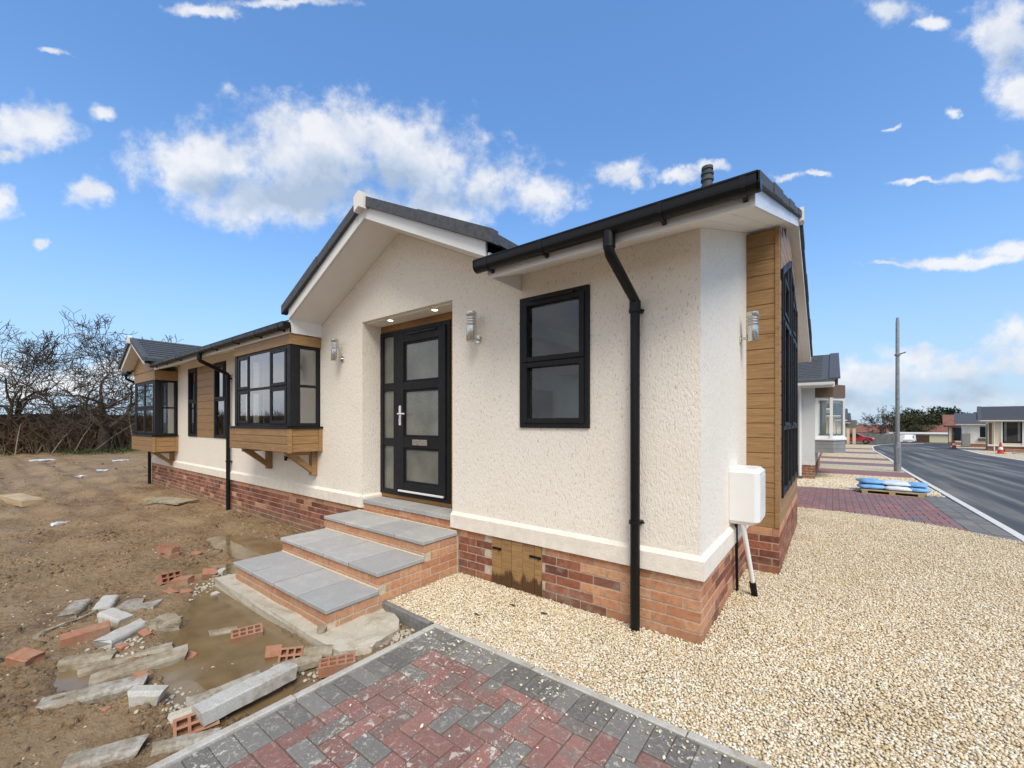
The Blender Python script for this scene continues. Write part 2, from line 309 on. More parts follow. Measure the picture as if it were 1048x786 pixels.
# ------------------------------------------------------------------ mesh helpers
class MB:
    def __init__(s): s.v = []; s.f = []; s.mi = []
    def poly(s, pts, mi=0):
        n = len(s.v); s.v += [tuple(p) for p in pts]; s.f.append(tuple(range(n, n+len(pts)))); s.mi.append(mi); return s
    def hull(s, v, faces, mi=0):
        n = len(s.v); s.v += [tuple(p) for p in v]
        for f in faces: s.f.append(tuple(n+i for i in f)); s.mi.append(mi)
        return s
    def box(s, x0, x1, y0, y1, z0, z1, mi=0, ch=0.0):
        if x0 > x1: x0, x1 = x1, x0
        if y0 > y1: y0, y1 = y1, y0
        if ch <= 0:
            v = [(x, y, z) for z in (z0, z1) for y in (y0, y1) for x in (x0, x1)]
            return s.hull(v, [(0, 2, 3, 1), (4, 5, 7, 6), (0, 1, 5, 4), (2, 6, 7, 3), (0, 4, 6, 2), (1, 3, 7, 5)], mi)
        c = ch
        v = []
        for (z, i) in ((z0, c), (z0+c, 0), (z1-c, 0), (z1, c)):
            v += [(x0+i, y0+i, z), (x1-i, y0+i, z), (x1-i, y1-i, z), (x0+i, y1-i, z)]
        F = [(3, 2, 1, 0), (12, 13, 14, 15)]
        for k in range(3):
            for j in range(4):
                a, b_ = 4*k+j, 4*k+(j+1) % 4
                F.append((a, b_, b_+4, a+4))
        return s.hull(v, F, mi)
    def cbox(s, x0, x1, y0, y1, z0, z1, ch, jit, rnd, mi=0):
        """box with all vertical edges cut too and slightly irregular corners"""
        c = ch; v = []
        if x0 > x1: x0, x1 = x1, x0
        if y0 > y1: y0, y1 = y1, y0
        for (z, i) in ((z0, c), (z0+c, 0), (z1-c, 0), (z1, c)):
            q = [(x0+c, y0+i), (x1-c, y0+i), (x1-i, y0+c), (x1-i, y1-c), (x1-c, y1-i), (x0+c, y1-i), (x0+i, y1-c), (x0+i, y0+c)]
            v += [(x+rnd.uniform(-jit, jit), y+rnd.uniform(-jit, jit), z+rnd.uniform(-jit, jit)) for x, y in q]
        F = [tuple(range(7, -1, -1)), tuple(range(24, 32))]
        for k in range(3):
            for j in range(8):
                a, b_ = 8*k+j, 8*k+(j+1) % 8
                F.append((a, b_, b_+8, a+8))
        return s.hull(v, F, mi)
    def prism(s, prof, a, b_, mi=0, axis='X'):
        """extrude a 2-D profile between a and b along an axis; X: (y,z)  Y: (x,z)  Z: (x,y)"""
        mk = {'X': lambda p, t: (t, p[0], p[1]), 'Y': lambda p, t: (p[0], t, p[1]), 'Z': lambda p, t: (p[0], p[1], t)}[axis]
        n = len(prof); v = [mk(p, a) for p in prof]+[mk(p, b_) for p in prof]
        F = [tuple(range(n)), tuple(range(2*n-1, n-1, -1))]+[(i, i+n, (i+1) % n+n, (i+1) % n) for i in range(n)]
        return s.hull(v, F, mi)
    def slab(s, pts, dz, mi=0):
        n = len(pts); v = [tuple(p) for p in pts]+[(p[0], p[1], p[2]+dz) for p in pts]
        F = [tuple(range(n-1, -1, -1)), tuple(range(n, 2*n))]+[(i, (i+1) % n, (i+1) % n+n, i+n) for i in range(n)]
        return s.hull(v, F, mi)
    def tube(s, pts, rad, seg=10, mi=0, cap=True):
        pts = [Vector(p) for p in pts]; rs = rad if hasattr(rad, '__len__') else [rad]*len(pts)
        rings = []; ref = None
        for i, p in enumerate(pts):
            d = (pts[min(i+1, len(pts)-1)]-pts[max(i-1, 0)]).normalized()
            if ref is None: ref = Vector((0, 0, 1)) if abs(d.z) < .9 else Vector((1, 0, 0))
            u = d.cross(ref).normalized(); w = u.cross(d).normalized(); ref = w
            n = len(s.v)
            for k in range(seg):
                a = 2*math.pi*k/seg; s.v.append(tuple(p+(u*math.cos(a)+w*math.sin(a))*rs[i]))
            rings.append(n)
        for a, b_ in zip(rings, rings[1:]):
            for k in range(seg): s.f.append((a+k, a+(k+1) % seg, b_+(k+1) % seg, b_+k)); s.mi.append(mi)
        if cap:
            s.f.append(tuple(rings[0]+k for k in range(seg-1, -1, -1))); s.f.append(tuple(rings[-1]+k for k in range(seg))); s.mi += [mi, mi]
        return s
    def lathe(s, prof, cx, cy, seg=20, mi=0):
        n = len(s.v); P = len(prof)
        for r, z in prof:
            for k in range(seg):
                a = 2*math.pi*k/seg; s.v.append((cx+r*math.cos(a), cy+r*math.sin(a), z))
        for i in range(P-1):
            for k in range(seg):
                s.f.append((n+i*seg+k, n+i*seg+(k+1) % seg, n+(i+1)*seg+(k+1) % seg, n+(i+1)*seg+k)); s.mi.append(mi)
        s.f.append(tuple(n+k for k in range(seg-1, -1, -1))); s.f.append(tuple(n+(P-1)*seg+k for k in range(seg))); s.mi += [mi, mi]
        return s
    def build(s, name, mats, parent=None, smooth=False, fix=True, origin=None):
        me = bpy.data.meshes.new(name); og = Vector((0, 0, 0))
        if parent is not None: og = Vector(parent.get('_o', (0, 0, 0)))
        elif origin is not None: og = Vector(origin)
        me.from_pydata([(x-og.x, y-og.y, z-og.z) for x, y, z in s.v], [], s.f)
        if not isinstance(mats, (list, tuple)): mats = [mats]
        for m_ in mats: me.materials.append(m_)
        me.polygons.foreach_set('material_index', s.mi)
        if smooth: me.polygons.foreach_set('use_smooth', [True]*len(s.f))
        if fix:
            bm = bmesh.new(); bm.from_mesh(me); bmesh.ops.recalc_face_normals(bm, faces=bm.faces); bm.to_mesh(me); bm.free()
        if smooth == 'auto':
            me.set_sharp_from_angle(angle=R(38))
        me.update()
        o = bpy.data.objects.new(name, me); scene.collection.objects.link(o)
        if parent is not None: o.parent = parent; o['_o'] = tuple(og)
        else: o.location = og; o['_o'] = tuple(og)
        return o
def tag(o, label, cat, group=None, kind=None):
    if label: o['label'] = label
    if cat: o['category'] = cat
    if group: o['group'] = group
    if kind: o['kind'] = kind
    return o
def thing(name, label, cat, loc=(0, 0, 0), group=None):
    """an Empty at the base; its parts are written in world coordinates and moved to it by build()"""
    o = bpy.data.objects.new(name, None); scene.collection.objects.link(o); o.location = loc; o['_o'] = tuple(loc); o.empty_display_size = .2
    return tag(o, label, cat, group)
def struct(o): o['kind'] = 'structure'; return o
rnd = random.Random(7)
# ------------------------------------------------------------------ terrain
def g(y):
    if y <= 5: return 0.0
    if y <= 60: return -.02*(y-5)
    return -1.1-.028*(y-60)
def lerp(a, b, t): return a+(b-a)*t
def sstep(a, b, x):
    t = max(0, min(1, (x-a)/(b-a))); return t*t*(3-2*t)
POOLS = [(-2.95, -1.80, 1.15, .42, -.3), (-2.2, -1.95, .5, .22, .2), (-3.55, -1.55, .75, .30, -.1), (-2.95, -2.50, .42, .16, .15), (-2.35, -1.62, .5, .14, 0), (-4.9, -.75, 1.5, .32, 0.05), (-4.55, -1.25, .5, .2, .6)]
def pool(x, y):
    d = 0
    for (cx, cy, rx, ry, a) in POOLS:
        dx, dy = x-cx, y-cy; u = dx*math.cos(a)+dy*math.sin(a); v = -dx*math.sin(a)+dy*math.cos(a)
        q = math.sqrt((u/rx)**2+(v/ry)**2); d = max(d, 1-sstep(.55, 1.25, q))
    return d
def ground_z(x, y):
    z = g(y)-.07
    if x < -1.2 and y < 30:
        amp = 1.0+.9*sstep(-7, -14, x)
        n = noise.noise(Vector((x*.55, y*.55, 0)))*.04+noise.noise(Vector((x*2.1, y*3.1, 3)))*.034+(.016*math.sin(y*9+2*noise.noise(Vector((x, y, 2))))*sstep(-5, -8, x))
        n += noise.noise(Vector((x*6.5, y*6.5, 7)))*.012
        if x > -9 and -5 < y < 1: n += noise.noise(Vector((x*17, y*17, 9)))*.014+abs(noise.noise(Vector((x*34, y*34, 1))))*.008
        p = pool(x, y)
        z = -.085-.03*sstep(-4, -12, x)+n*amp*(1-.75*p)-.052*p
        z = min(z, -.035)
        if -6.6 < x: z = max(z, -.103-.1*p)
    return z
def axis(dense, lo, hi):
    """dense = [(a,b,step)...] contiguous; then geometric growth to lo and hi"""
    xs = []
    for a, b_, st in dense:
        n = max(1, round((b_-a)/st)); xs += [a+(b_-a)*i/n for i in range(n)]
    xs.append(dense[-1][1])
    st = dense[0][2]
    while xs[0] > lo: st *= 1.18; xs.insert(0, xs[0]-st)
    st = dense[-1][2]
    while xs[-1] < hi: st *= 1.25; xs.append(xs[-1]+st)
    return xs
GX = axis([(-14, -7.2, .09), (-7.2, -1.6, .025), (-1.6, 4, .4)], -900, 900)
GY = axis([(-3.4, -.2, .025), (-.2, 8, .4)], -900, 900)
nx, ny = len(GX), len(GY)
gv = [(x, y, ground_z(x, y)) for y in GY for x in GX]
gf = [(j*nx+i, j*nx+i+1, (j+1)*nx+i+1, (j+1)*nx+i) for j in range(ny-1) for i in range(nx-1)]
mb = MB(); mb.v = gv; mb.f = gf; mb.mi = [0]*len(gf)
for k, f_ in enumerate(gf):
    i = k % (nx-1); j = k//(nx-1)
    if GX[i] > -1.6 or GX[i] < -40 or GY[j] > 30: mb.mi[k] = 1
ground = mb.build('ground', [M['mud'], M['field']], fix=False, smooth=True); struct(ground)
wat = ground.data.attributes.new('wet', 'FLOAT', 'POINT')
wat.data.foreach_set('value', [(pool(x, y) if (-8 < x < -1 and -4 < y < 1) else 0) for (x, y, z) in gv])
mb = MB()
N = 40
for cx, cy, rx, ry in ((-3.2, -1.75, 2.2, .95), (-4.6, -.75, 1.5, .35)):
    pass
mb.poly([(-5.4, -2.75, -.112), (-1.72, -2.75, -.112), (-1.72, -1.40, -.112), (-4.02, -1.40, -.112), (-4.02, -.03, -.112), (-6.2, -.03, -.112), (-6.2, -1.6, -.112)])
struct(mb.build('puddle', M['water'], fix=False))
# gravel beds (sheets that follow the slope)
def sheet(mb, xs, yn, yf, dz, dy=.8, mi=0):
    """quads between the curves yn(x) and yf(x)"""
    cols = []
    ymax = max(yf(x) for x in xs); ymin = min(yn(x) for x in xs); n = max(1, int((ymax-ymin)/dy))
    for x in xs:
        a, b_ = yn(x), yf(x); cols.append([(x, lerp(a, b_, k/n), g(lerp(a, b_, k/n))+dz) for k in range(n+1)])
    for c0, c1 in zip(cols, cols[1:]):
        for k in range(n): mb.poly([c0[k], c1[k], c1[k+1], c0[k+1]], mi)
def pw(pts):
    def f(x):
        if x <= pts[0][0]: return pts[0][1]
        for (a, b_), (c_, d_) in zip(pts, pts[1:]):
            if x <= c_: return b_+(d_-b_)*(x-a)/(c_-a)
        return pts[-1][1]
    return f
KX = pw([(-20, 2.62), (5.5, 2.70), (17.7, 2.81), (26.2, 3.10), (40, 3.3), (52, 3.9), (65, 5.4), (80, 8.5), (95, 13.0)])   # left kerb x by y
RX = pw([(-20, 7.9), (20, 8.3), (38, 8.5), (61, 10.6), (80, 14.5), (95, 19)])
d1n = pw([(0, 6.1), (1.2, 5.95), (1.9, 5.65), (2.55, 5.02)]); d1f = pw([(0, 9.5), (2.55, 10.0)])
mb = MB()
sheet(mb, [-2.27, -1.68, -1.2, -.6, 0], lambda x: -.862, lambda x: 0.0, 0.0)
xs = [0+.25*i for i in range(11)]
sheet(mb, xs, lambda x: -.862, d1n, 0.0)
sheet(mb, [-1.5]+xs+[2.62], d1f, lambda x: 14.2, 0.0)
DR = [(14.2, 16.6), (19.6, 21.6), (24.4, 26.6), (32.6, 35.4), (42.0, 45.0)]
prev = None
for i, (a, b_) in enumerate(DR):
    nxt = DR[i+1][0] if i+1 < len(DR) else 60
    n = max(2, int(nxt-b_)); 
    for k in range(n):
        y0, y1 = lerp(b_, nxt, k/n), lerp(b_, nxt, (k+1)/n)
        mb.poly([(-2, y0, g(y0)), (KX(y0)-.1, y0, g(y0)), (KX(y1)-.1, y1, g(y1)), (-2, y1, g(y1))])
struct(mb.build('gravel_ground', M['gravel'], fix=False))
# block paving as real blocks
def blocks(mb, x0, x1, y0, y1, inside, zf, rnd_, mi=0, cell=.1, gap=.003, h=.05, jit=.0016, ch=.004):
    nx_, ny_ = int((x1-x0)/cell)+2, int((y1-y0)/cell)+2
    for i in range(-1, nx_):
        for j in range(-1, ny_):
            k = (i-j) % 4
            if k == 0: a = (i, j, 2, 1)
            elif k == 3: a = (i, j, 1, 2)
            else: continue
            X0, Y0, X1, Y1 = x0+a[0]*cell, y0+a[1]*cell, x0+(a[0]+a[2])*cell, y0+(a[1]+a[3])*cell
            X0, X1, Y0, Y1 = max(X0, x0), min(X1, x1), max(Y0, y0), min(Y1, y1)
            if X1-X0 < .03 or Y1-Y0 < .03: continue
            cx, cy = (X0+X1)/2, (Y0+Y1)/2
            if not inside(cx, cy): continue
            z = zf(cx, cy)+rnd_.uniform(-jit, jit)*1.5
            mb.cbox(X0+gap, X1-gap, Y0+gap, Y1-gap, z-h, z, ch, .0008, rnd_, mi)
PX0, PX1, PY0, PY1 = -1.60, 2.3, -4.6, -.905
mb = MB()
blocks(mb, PX0+.205, PX1, PY0, PY1-.205, lambda x, y: True, lambda x, y: 0, rnd)
x = PX0+.205
while x < PX1-.05:
    mb.cbox(x+.002, min(x+.1, PX1)-.002, PY1-.203, PY1-.002, -.05, rnd.uniform(-.001, .002), .004, .0008, rnd, 1); x += .1
y = PY1-.205
for yy in range(0, 37):
    a = PY1-yy*.1
    mb.cbox(PX0+.002, PX0+.203, a-.098, a-.002, -.05, rnd.uniform(-.001, .002), .004, .0008, rnd, 1)
mb.box(PX0, PX1, PY0, PY1, -.07, -.007, 2)
struct(mb.build('block_paving', [M['paver'], M['paver_dark'], M['joint_sand']]))
# edging strips round the paving
mb = MB()
def kerbrun(mb, a, b_, w, z0, z1, L=.9, mi=0):
    a, b_ = Vector(a), Vector(b_); d = (b_-a); T = d.length; d.normalize(); n_ = Vector((-d.y, d.x)); k = 0
    while k < T-.01:
        p, q = a+d*(k+.003), a+d*(min(k+L, T)-.003); k += L; e = rnd.uniform(-.004, .004)
        P = [p, q, q+n_*w, p+n_*w]; c = .006
        Q = [p+d*c+n_*c, q-d*c+n_*c, q-d*c+n_*(w-c), p+d*c+n_*(w-c)]
        v = [(u.x, u.y, z0) for u in P]+[(u.x, u.y, z1-c+e) for u in P]+[(u.x, u.y, z1+e) for u in Q]
        F = [(3, 2, 1, 0), (8, 9, 10, 11)]+[(i+o_, (i+1) % 4+o_, (i+1) % 4+4+o_, i+4+o_) for o_ in (0, 4) for i in range(4)]
        mb.hull(v, F, mi)
kerbrun(mb, (-1.655, -.902), (2.3, -.902), .045, -.12, .006)
kerbrun(mb, (-1.602, -4.6), (-1.602, -.905), .045, -.14, .012)
struct(mb.build('paving_edge', M['concrete_kerb']))
# driveways next along the road
mb = MB()
blocks(mb, 0, 2.2, 5.0, 10.0, lambda x, y: d1n(x)+.06 < y < d1f(x)-.05, lambda x, y: g(y)+.004, rnd, h=.03)
for j in range(50):
    y = 5.1+j*.1
    if y < 9.95: mb.cbox(2.202, 2.40, y+.002, y+.098, g(y)-.03, g(y)+.004, .004, .0008, rnd, 1); mb.cbox(2.402, 2.60, y+.002, y+.098, g(y)-.03, g(y)+.004, .004, .0008, rnd, 1)
sheet(mb, [-1.5, -.8, 0]+[.2*i for i in range(1, 14)], lambda x: d1n(max(0, x))-.0, lambda x: d1f(max(0, x)), -.006, mi=2)
# the stretch behind the house corner
struct(mb.build('driveway', [M['paver_far'], M['paver_far_dark'], M['joint_sand']]))
mb = MB()
for a, b_ in DR:
    for k in range(4):
        y0, y1 = lerp(a, b_, k/4), lerp(a, b_, (k+1)/4)
        mb.poly([(-2, y0, g(y0)+.002), (KX(y0)-.1, y0, g(y0)+.002), (KX(y1)-.1, y1, g(y1)+.002), (-2, y1, g(y1)+.002)])
struct(mb.build('driveway', M['paver_far'], fix=False))
# road, kerbs, far verge
mb = MB(); kb = MB(); vb = MB()
ys = [-20+2*i for i in range(40)]+[60+3*i for i in range(1, 13)]
for y0, y1 in zip(ys, ys[1:]):
    a0, a1, b0, b1 = KX(y0), KX(y1), RX(y0), RX(y1)
    mb.poly([(a0, y0, g(y0)-.012), (b0, y0, g(y0)-.012), (b1, y1, g(y1)-.012), (a1, y1, g(y1)-.012)])
    for (o0, o1, w, m_) in ((a0, a1, -.1, 0), (b0, b1, .14, 0)):
        kb.slab([(o0, y0, g(y0)-.1), (o0+w, y0, g(y0)-.1), (o1+w, y1, g(y1)-.1), (o1, y1, g(y1)-.1)], .118 if w < 0 else .14, m_)
    vb.poly([(b0+.14, y0, g(y0)+.01), (b0+3.2, y0, g(y0)+.01), (b1+3.2, y1, g(y1)+.01), (b1+.14, y1, g(y1)+.01)])
mb.poly([(13, 95, g(95)-.012), (60, 75, g(75)-.012), (80, 110, g(110)-.012), (19, 112, g(112)-.012)])
mb.poly([(5.5, 72, g(72)-.03), (12, 95, g(95)-.03), (-6, 95, g(95)-.03), (-6, 72, g(72)-.03)])
struct(mb.build('road', M['asphalt'], fix=False)); struct(kb.build('kerb', M['kerb_white'])); struct(vb.build('pavement', M['gravel'], fix=False))
# ------------------------------------------------------------------ gravel stones
def icosa():
    bm = bmesh.new(); bmesh.ops.create_icosphere(bm, subdivisions=1, radius=1); v = np.array([p.co[:] for p in bm.verts]); f = np.array([[q.index for q in p.verts] for p in bm.faces]); bm.free(); return v, f
IV, IF = icosa()
def stones(name, pts, size, mat, seed, flat=.65):
    r = np.random.default_rng(seed); n = len(pts); nv = len(IV)
    var = [IV*(1+r.uniform(-.28, .28, (nv, 1))) for _ in range(24)]
    var = np.array(var)[r.integers(0, 24, n)]
    s = size*r.uniform(.6, 1.25, (n, 1, 1))*np.stack([r.uniform(.8, 1.45, n), r.uniform(.7, 1, n), np.full(n, flat)], -1)[:, None, :]
    V = var*s; a = r.uniform(0, 2*np.pi, n); tx = r.uniform(-.6, .6, n); ty = r.uniform(-.6, .6, n)
    ca, sa = np.cos(tx)[:, None], np.sin(tx)[:, None]; y, z = V[..., 1]*ca-V[..., 2]*sa, V[..., 1]*sa+V[..., 2]*ca
    cb, sb = np.cos(ty)[:, None], np.sin(ty)[:, None]; x, z = V[..., 0]*cb+z*sb, -V[..., 0]*sb+z*cb
    cc, sc = np.cos(a)[:, None], np.sin(a)[:, None]; x, y = x*cc-y*sc, x*sc+y*cc
    V = np.stack([x, y, z], -1)+np.array(pts)[:, None, :]
    F = (IF[None]+(np.arange(n)*nv)[:, None, None]).reshape(-1)
    me = bpy.data.meshes.new(name); me.vertices.add(n*nv); me.vertices.foreach_set('co', V.reshape(-1).astype(np.float32))
    nf = n*len(IF); me.loops.add(nf*3); me.loops.foreach_set('vertex_index', F.astype(np.int32)); me.polygons.add(nf)
    me.polygons.foreach_set('loop_start', np.arange(0, nf*3, 3, dtype=np.int32)); me.update(calc_edges=True)
    me.materials.append(mat); o = bpy.data.objects.new(name, me); scene.collection.objects.link(o); return o
def in_house(x, y): return (x < .0 and y > 0) or (x < .29 and 1.85 < y < 4.6)
pts = []; sp = .0128
y = -.855
while y < 6.0:
    s_ = sp*(1+max(0, y-1)*.13); x = -2.24
    while x < 2.6:
        px, py = x+rnd.uniform(-.5, .5)*s_, y+rnd.uniform(-.5, .5)*s_
        if py < -.859: py = -.857
        if not in_house(px, py) and py < (d1n(px)+.02 if px > 0 else 0) and (px < KX(py)-.1):
            pts.append((px, py, g(py)+rnd.uniform(.000, .010)+max(0, .012*noise.noise(Vector((px*1.7, py*1.7, 4))))))
        x += s_
    y += s_
st = stones('gravel', pts, .0085, M['stone'], 3); tag(st, None, None, kind='stuff')
print('stones', len(pts))
pts = []
for _ in range(260):
    t_ = abs(rnd.gauss(0, .12)); 
    if rnd.random() < .75: pts.append((rnd.uniform(-1.6, 1.6), -.91-t_, .008))
    else: pts.append((rnd.uniform(-1.55, 1), rnd.uniform(-2.6, -1), .008))
tag(stones('stray_gravel', pts, .0075, M['stone'], 6), None, None, kind='stuff')
pts = []
for _ in range(15000):
    x, y = rnd.uniform(-1, 2.6), rnd.uniform(9.6, 14.2); pts.append((x, y, g(y)+.006))
tag(stones('gravel', pts, .017, M['stone'], 5), None, None, kind='stuff')
# stone chips and crumbs trodden in the mud
pts = []
for _ in range(11000):
    t_ = rnd.random()**1.7; x = -1.75-t_*16; y = rnd.uniform(-5.2, -.05) if t_ < .4 else rnd.uniform(-9, 3)
    if y > -.05 and x > -13.6: continue
    if pool(x, y) > .5: continue
    if x > -3.95 and y > -1.4 and x < -2.2: continue
    if noise.noise(Vector((x*1.3, y*1.3, 5))) < -.05 and rnd.random() < .8: continue
    pts.append((x, y, ground_z(x, y)+rnd.uniform(-.002, .004)))
m, t, b = material('mud_chips', .85, .2); isl = island(t)
plug(t, b, 'Base Color', t.ramp(isl, [(0, (.10, .07, .045)), (.35, (.22, .155, .09)), (.75, (.32, .24, .155)), (.93, (.58, .50, .38)), (.96, (.36, .17, .10)), (1, (.62, .56, .46))])); M['chips'] = m
tag(stones('stone_chips', pts, .0105, M['chips'], 9, .55), None, None, kind='stuff')
def clods(name, n, size, seed, reach):
    r_ = random.Random(seed); P = []
    while len(P) < n:
        t_ = r_.random()**1.6; x = -1.72-t_*reach; y = r_.uniform(-5, -.04) if x > -9 else r_.uniform(-9, 4)
        if y > -.04 and x > -13.6: continue
        if pool(x, y) > .55 or (x > -4.15 and y > -1.5): continue
        if noise.noise(Vector((x*.9, y*1.6, 15)))+.5*noise.noise(Vector((x*4, y*4, 1))) < -.02+r_.random()*.25: continue
        P.append((x, y, ground_z(x, y)-.1*size))
    return stones(name, P, size, M['mud'], seed, .6)
tag(clods('mud_clods', 5000, .011, 21, 8), None, None, kind='stuff'); tag(clods('mud_clods', 1300, .024, 22, 9), None, None, kind='stuff'); tag(clods('mud_clods', 900, .04, 23, 24), None, None, kind='stuff')
pts = []
for _ in range(900):
    cx, cy = rnd.choice([(-2.05, -1.62), (-2.45, -1.95), (-4.05, -1.55), (-2.2, -2.2), (-3.3, -2.35), (-1.95, -1.0), (-1.9, -1.1), (-4.3, -1.3)])
    x, y = rnd.gauss(cx, .12), rnd.gauss(cy, .07)
    if x > -1.67 or (y > -1.37 and -3.98 < x < -2.24): continue
    pts.append((x, y, ground_z(x, y)+rnd.uniform(0, .012)))
tag(stones('mortar_crumbs', pts, .015, M['concrete'], 11, .6), None, None, kind='stuff')
# ------------------------------------------------------------------ building helpers
class Fr:
    """a wall's own axes: u runs along the wall, n points out of it"""
    def __init__(s, ox, oy, kind): s.ox, s.oy, s.k = ox, oy, kind
    def p(s, u, n, z):
        if s.k == 'front': return (s.ox+u, s.oy-n, z)
        if s.k == 'end': return (s.ox+n, s.oy+u, z)
        if s.k == 'west': return (s.ox-n, s.oy+u, z)
    def box(s, mb, u0, u1, n0, n1, z0, z1, mi=0, ch=0.0):
        a, b_ = s.p(u0, n0, z0), s.p(u1, n1, z1); mb.box(a[0], b_[0], a[1], b_[1], z0, z1, mi, ch)
def wall(mb, F, u0, u1, zb, top, holes=(), brk=(), n=0, mi=0):
    us = sorted(set([u0, u1]+[h[0] for h in holes]+[h[1] for h in holes]+list(brk))); us = [u for u in us if u0 <= u <= u1]
    for a, b_ in zip(us, us[1:]):
        hs = sorted([h for h in holes if h[0] <= a+1e-6 and h[1] >= b_-1e-6], key=lambda h: h[2]); z = zb
        e = 1e-5
        for h in hs:
            mb.poly([F.p(a, n, z), F.p(b_, n, z), F.p(b_, n, h[2]), F.p(a, n, h[2])], mi); z = h[3]
        mb.poly([F.p(a, n, z), F.p(b_, n, z), F.p(b_, n, top(b_-e)), F.p(a, n, top(a+e))], mi)
def window(parent, F, u0, u1, z0, z1, cols=(), trans=(), frm=.055, proud=.018, open_=(), mat='anthracite', glass='glass', label=None, vent=(), bar=.05, depth=.06, top=None):
    """frame with mullions at cols, transoms at trans; open_ = (col,row) cells with their own sash"""
    mb = MB(); n0, n1 = -depth, proud
    bx = lambda a, b_, c, d, e=0, ex=0: F.box(mb, a, b_, n0, n1+ex, c, d, 0, .004)
    bx(u0, u0+frm, z0, z1); bx(u1-frm, u1, z0, z1)
    F.box(mb, u0+frm+.0005, u1-frm-.0005, n0, n1-.001, z0, z0+frm, 0, .004); F.box(mb, u0+frm+.0005, u1-frm-.0005, n0, n1-.001, z1-frm, z1, 0, .004)
    cu = [u0+frm]+list(cols)+[u1-frm]; cz = [z0+frm]+list(trans)+[z1-frm]
    for c in cols: F.box(mb, c-bar/2, c+bar/2, n0+.004, n1-.003, z0+frm, z1-frm, 0, .003)
    for i in range(len(cu)-1):
        a = cu[i]+(bar/2 if i else 0); b_ = cu[i+1]-(bar/2 if i < len(cu)-2 else 0)
        for z in trans: F.box(mb, a, b_, n0+.006, n1-.005, z-bar/2, z+bar/2, 0, .003)
    w = mb.build('window', M[mat], parent)
    if label: w['label'] = label
    gm = MB()
    for i in range(len(cu)-1):
        for j in range(len(cz)-1):
            a = cu[i]+(bar/2 if i else 0); b_ = cu[i+1]-(bar/2 if i < len(cu)-2 else 0)
            c = cz[j]+(bar/2 if j else 0); d = cz[j+1]-(bar/2 if j < len(cz)-2 else 0)
            if (i, j) in open_:
                sm = MB(); s_ = .032; q = n1+.012
                F.box(sm, a-.012, a+s_, -.02, q, c-.012, d+.012, 0, .005); F.box(sm, b_-s_, b_+.012, -.02, q, c-.012, d+.012, 0, .005)
                F.box(sm, a+s_+.0005, b_-s_-.0005, -.02, q-.002, c-.012, c+s_, 0, .005); F.box(sm, a+s_+.0005, b_-s_-.0005, -.02, q-.002, d-s_, d+.012, 0, .005)
                sm.build('sash', M[mat], w); a += s_; b_ -= s_; c += s_; d -= s_
            gm.poly([F.p(a-.005, -.012, c-.005), F.p(b_+.005, -.012, c-.005), F.p(b_+.005, -.012, d+.005), F.p(a-.005, -.012, d+.005)])
    gm.build('pane', M[glass], w, fix=False)
    if vent:
        for (a, b_, z) in vent:
            vm = MB(); F.box(vm, a, b_, n1+.010, n1+.028, z-.011, z+.011, 0, .004); vm.build('trickle_vent', M['black_upvc'], w)
    return w
def boards(mb, F, u0, u1, n0, n1, z0, z1, h=.15, gap=.007, mi=0, cut=None):
    n = max(1, round((z1-z0)/h)); h = (z1-z0)/n
    F.box(mb, u0+.002, u1-.002, n0, n1-.008, z0+.001, z1-.001, mi)
    for k in range(n): F.box(mb, u0, u1, n0+.002, n1, z0+k*h+(gap/2 if k else 0), z0+(k+1)*h-(gap/2 if k < n-1 else 0), mi, .004)
def bricks(mb, F, u0, u1, z0, courses, nb=-.09, nf=0.0, L=.225, H=.075, pick=None, mort=2, start=0, skip=None, d=.0025, ends=(0, 0), m=.010):
    F.box(mb, u0+.003, u1-.003, nb, nf-d-.002, z0, z0+courses*H-.001, mort)
    for c in range(courses):
        u = u0-(L/2 if (c+start) % 2 else 0)
        while u < u1-.01:
            a, b_ = max(u, u0), min(u+L, u1); u += L
            if b_-a < .03: continue
            z = z0+c*H
            if skip and skip((a+b_)/2, z+H/2): continue
            a2 = a+(m/2 if a > u0+.001 else 0); b2 = b_-(m/2 if b_ < u1-.001 else 0)
            e = rnd.uniform(-.0012, .0012)
            F.box(mb, a2, b2, nf-.05, nf+e, z+m/2, z+H-m/2+(.002 if c == courses-1 else 0), pick((a+b_)/2, c) if pick else 0, .0025)
# ------------------------------------------------------------------ the park home
LX, WY, RY = -13.5, 6.4, 3.2; SL = .34; EV = .42
def sof(y): return 2.80+SL*y if y <= RY else 2.80+SL*(2*RY-y)
home = thing('park_home', 'cream rendered park home with oak cladding, dark bay windows and a brick base', 'house', (-6.75, 3.2, 0))
Ff = Fr(0, 0, 'front'); Fe = Fr(0, 0, 'end'); Fw = Fr(LX, 0, 'west')
GA = -3.20; GZ = 3.64; GS = .48; G0, G1 = -4.88, -1.50
BA = -12.2; BZ = 3.27; BS = .48; B0, B1 = -13.28, -11.12
def ftop(x):
    if G0 < x < G1: return max(2.80, GZ-GS*abs(x-GA))
    if B0 < x < B1: return max(2.80, BZ-BS*abs(x-BA))
    return 2.80
RC0, RC1, RCZ, RCD, FL = -3.92, -2.345, 2.735, .30, .55
holes = [(RC0, RC1, .45, RCZ), (-1.49, -.814, 1.45, 2.585), (-6.72, -4.93, 1.13, 2.66), (-13.0, -11.3, .86, 2.70), (-10.52, -8.36, 1.19, 2.66)]
mb = MB()
wall(mb, Ff, LX, 0, .45, ftop, holes, (G0, GA, G1, B0, BA, B1))
wall(mb, Fe, 0, WY, .45, lambda y: sof(y), [(1.89, 4.5, .45, 3.1)], (RY,))
wall(mb, Fw, 0, WY, .45, lambda y: sof(y), [], (RY,))
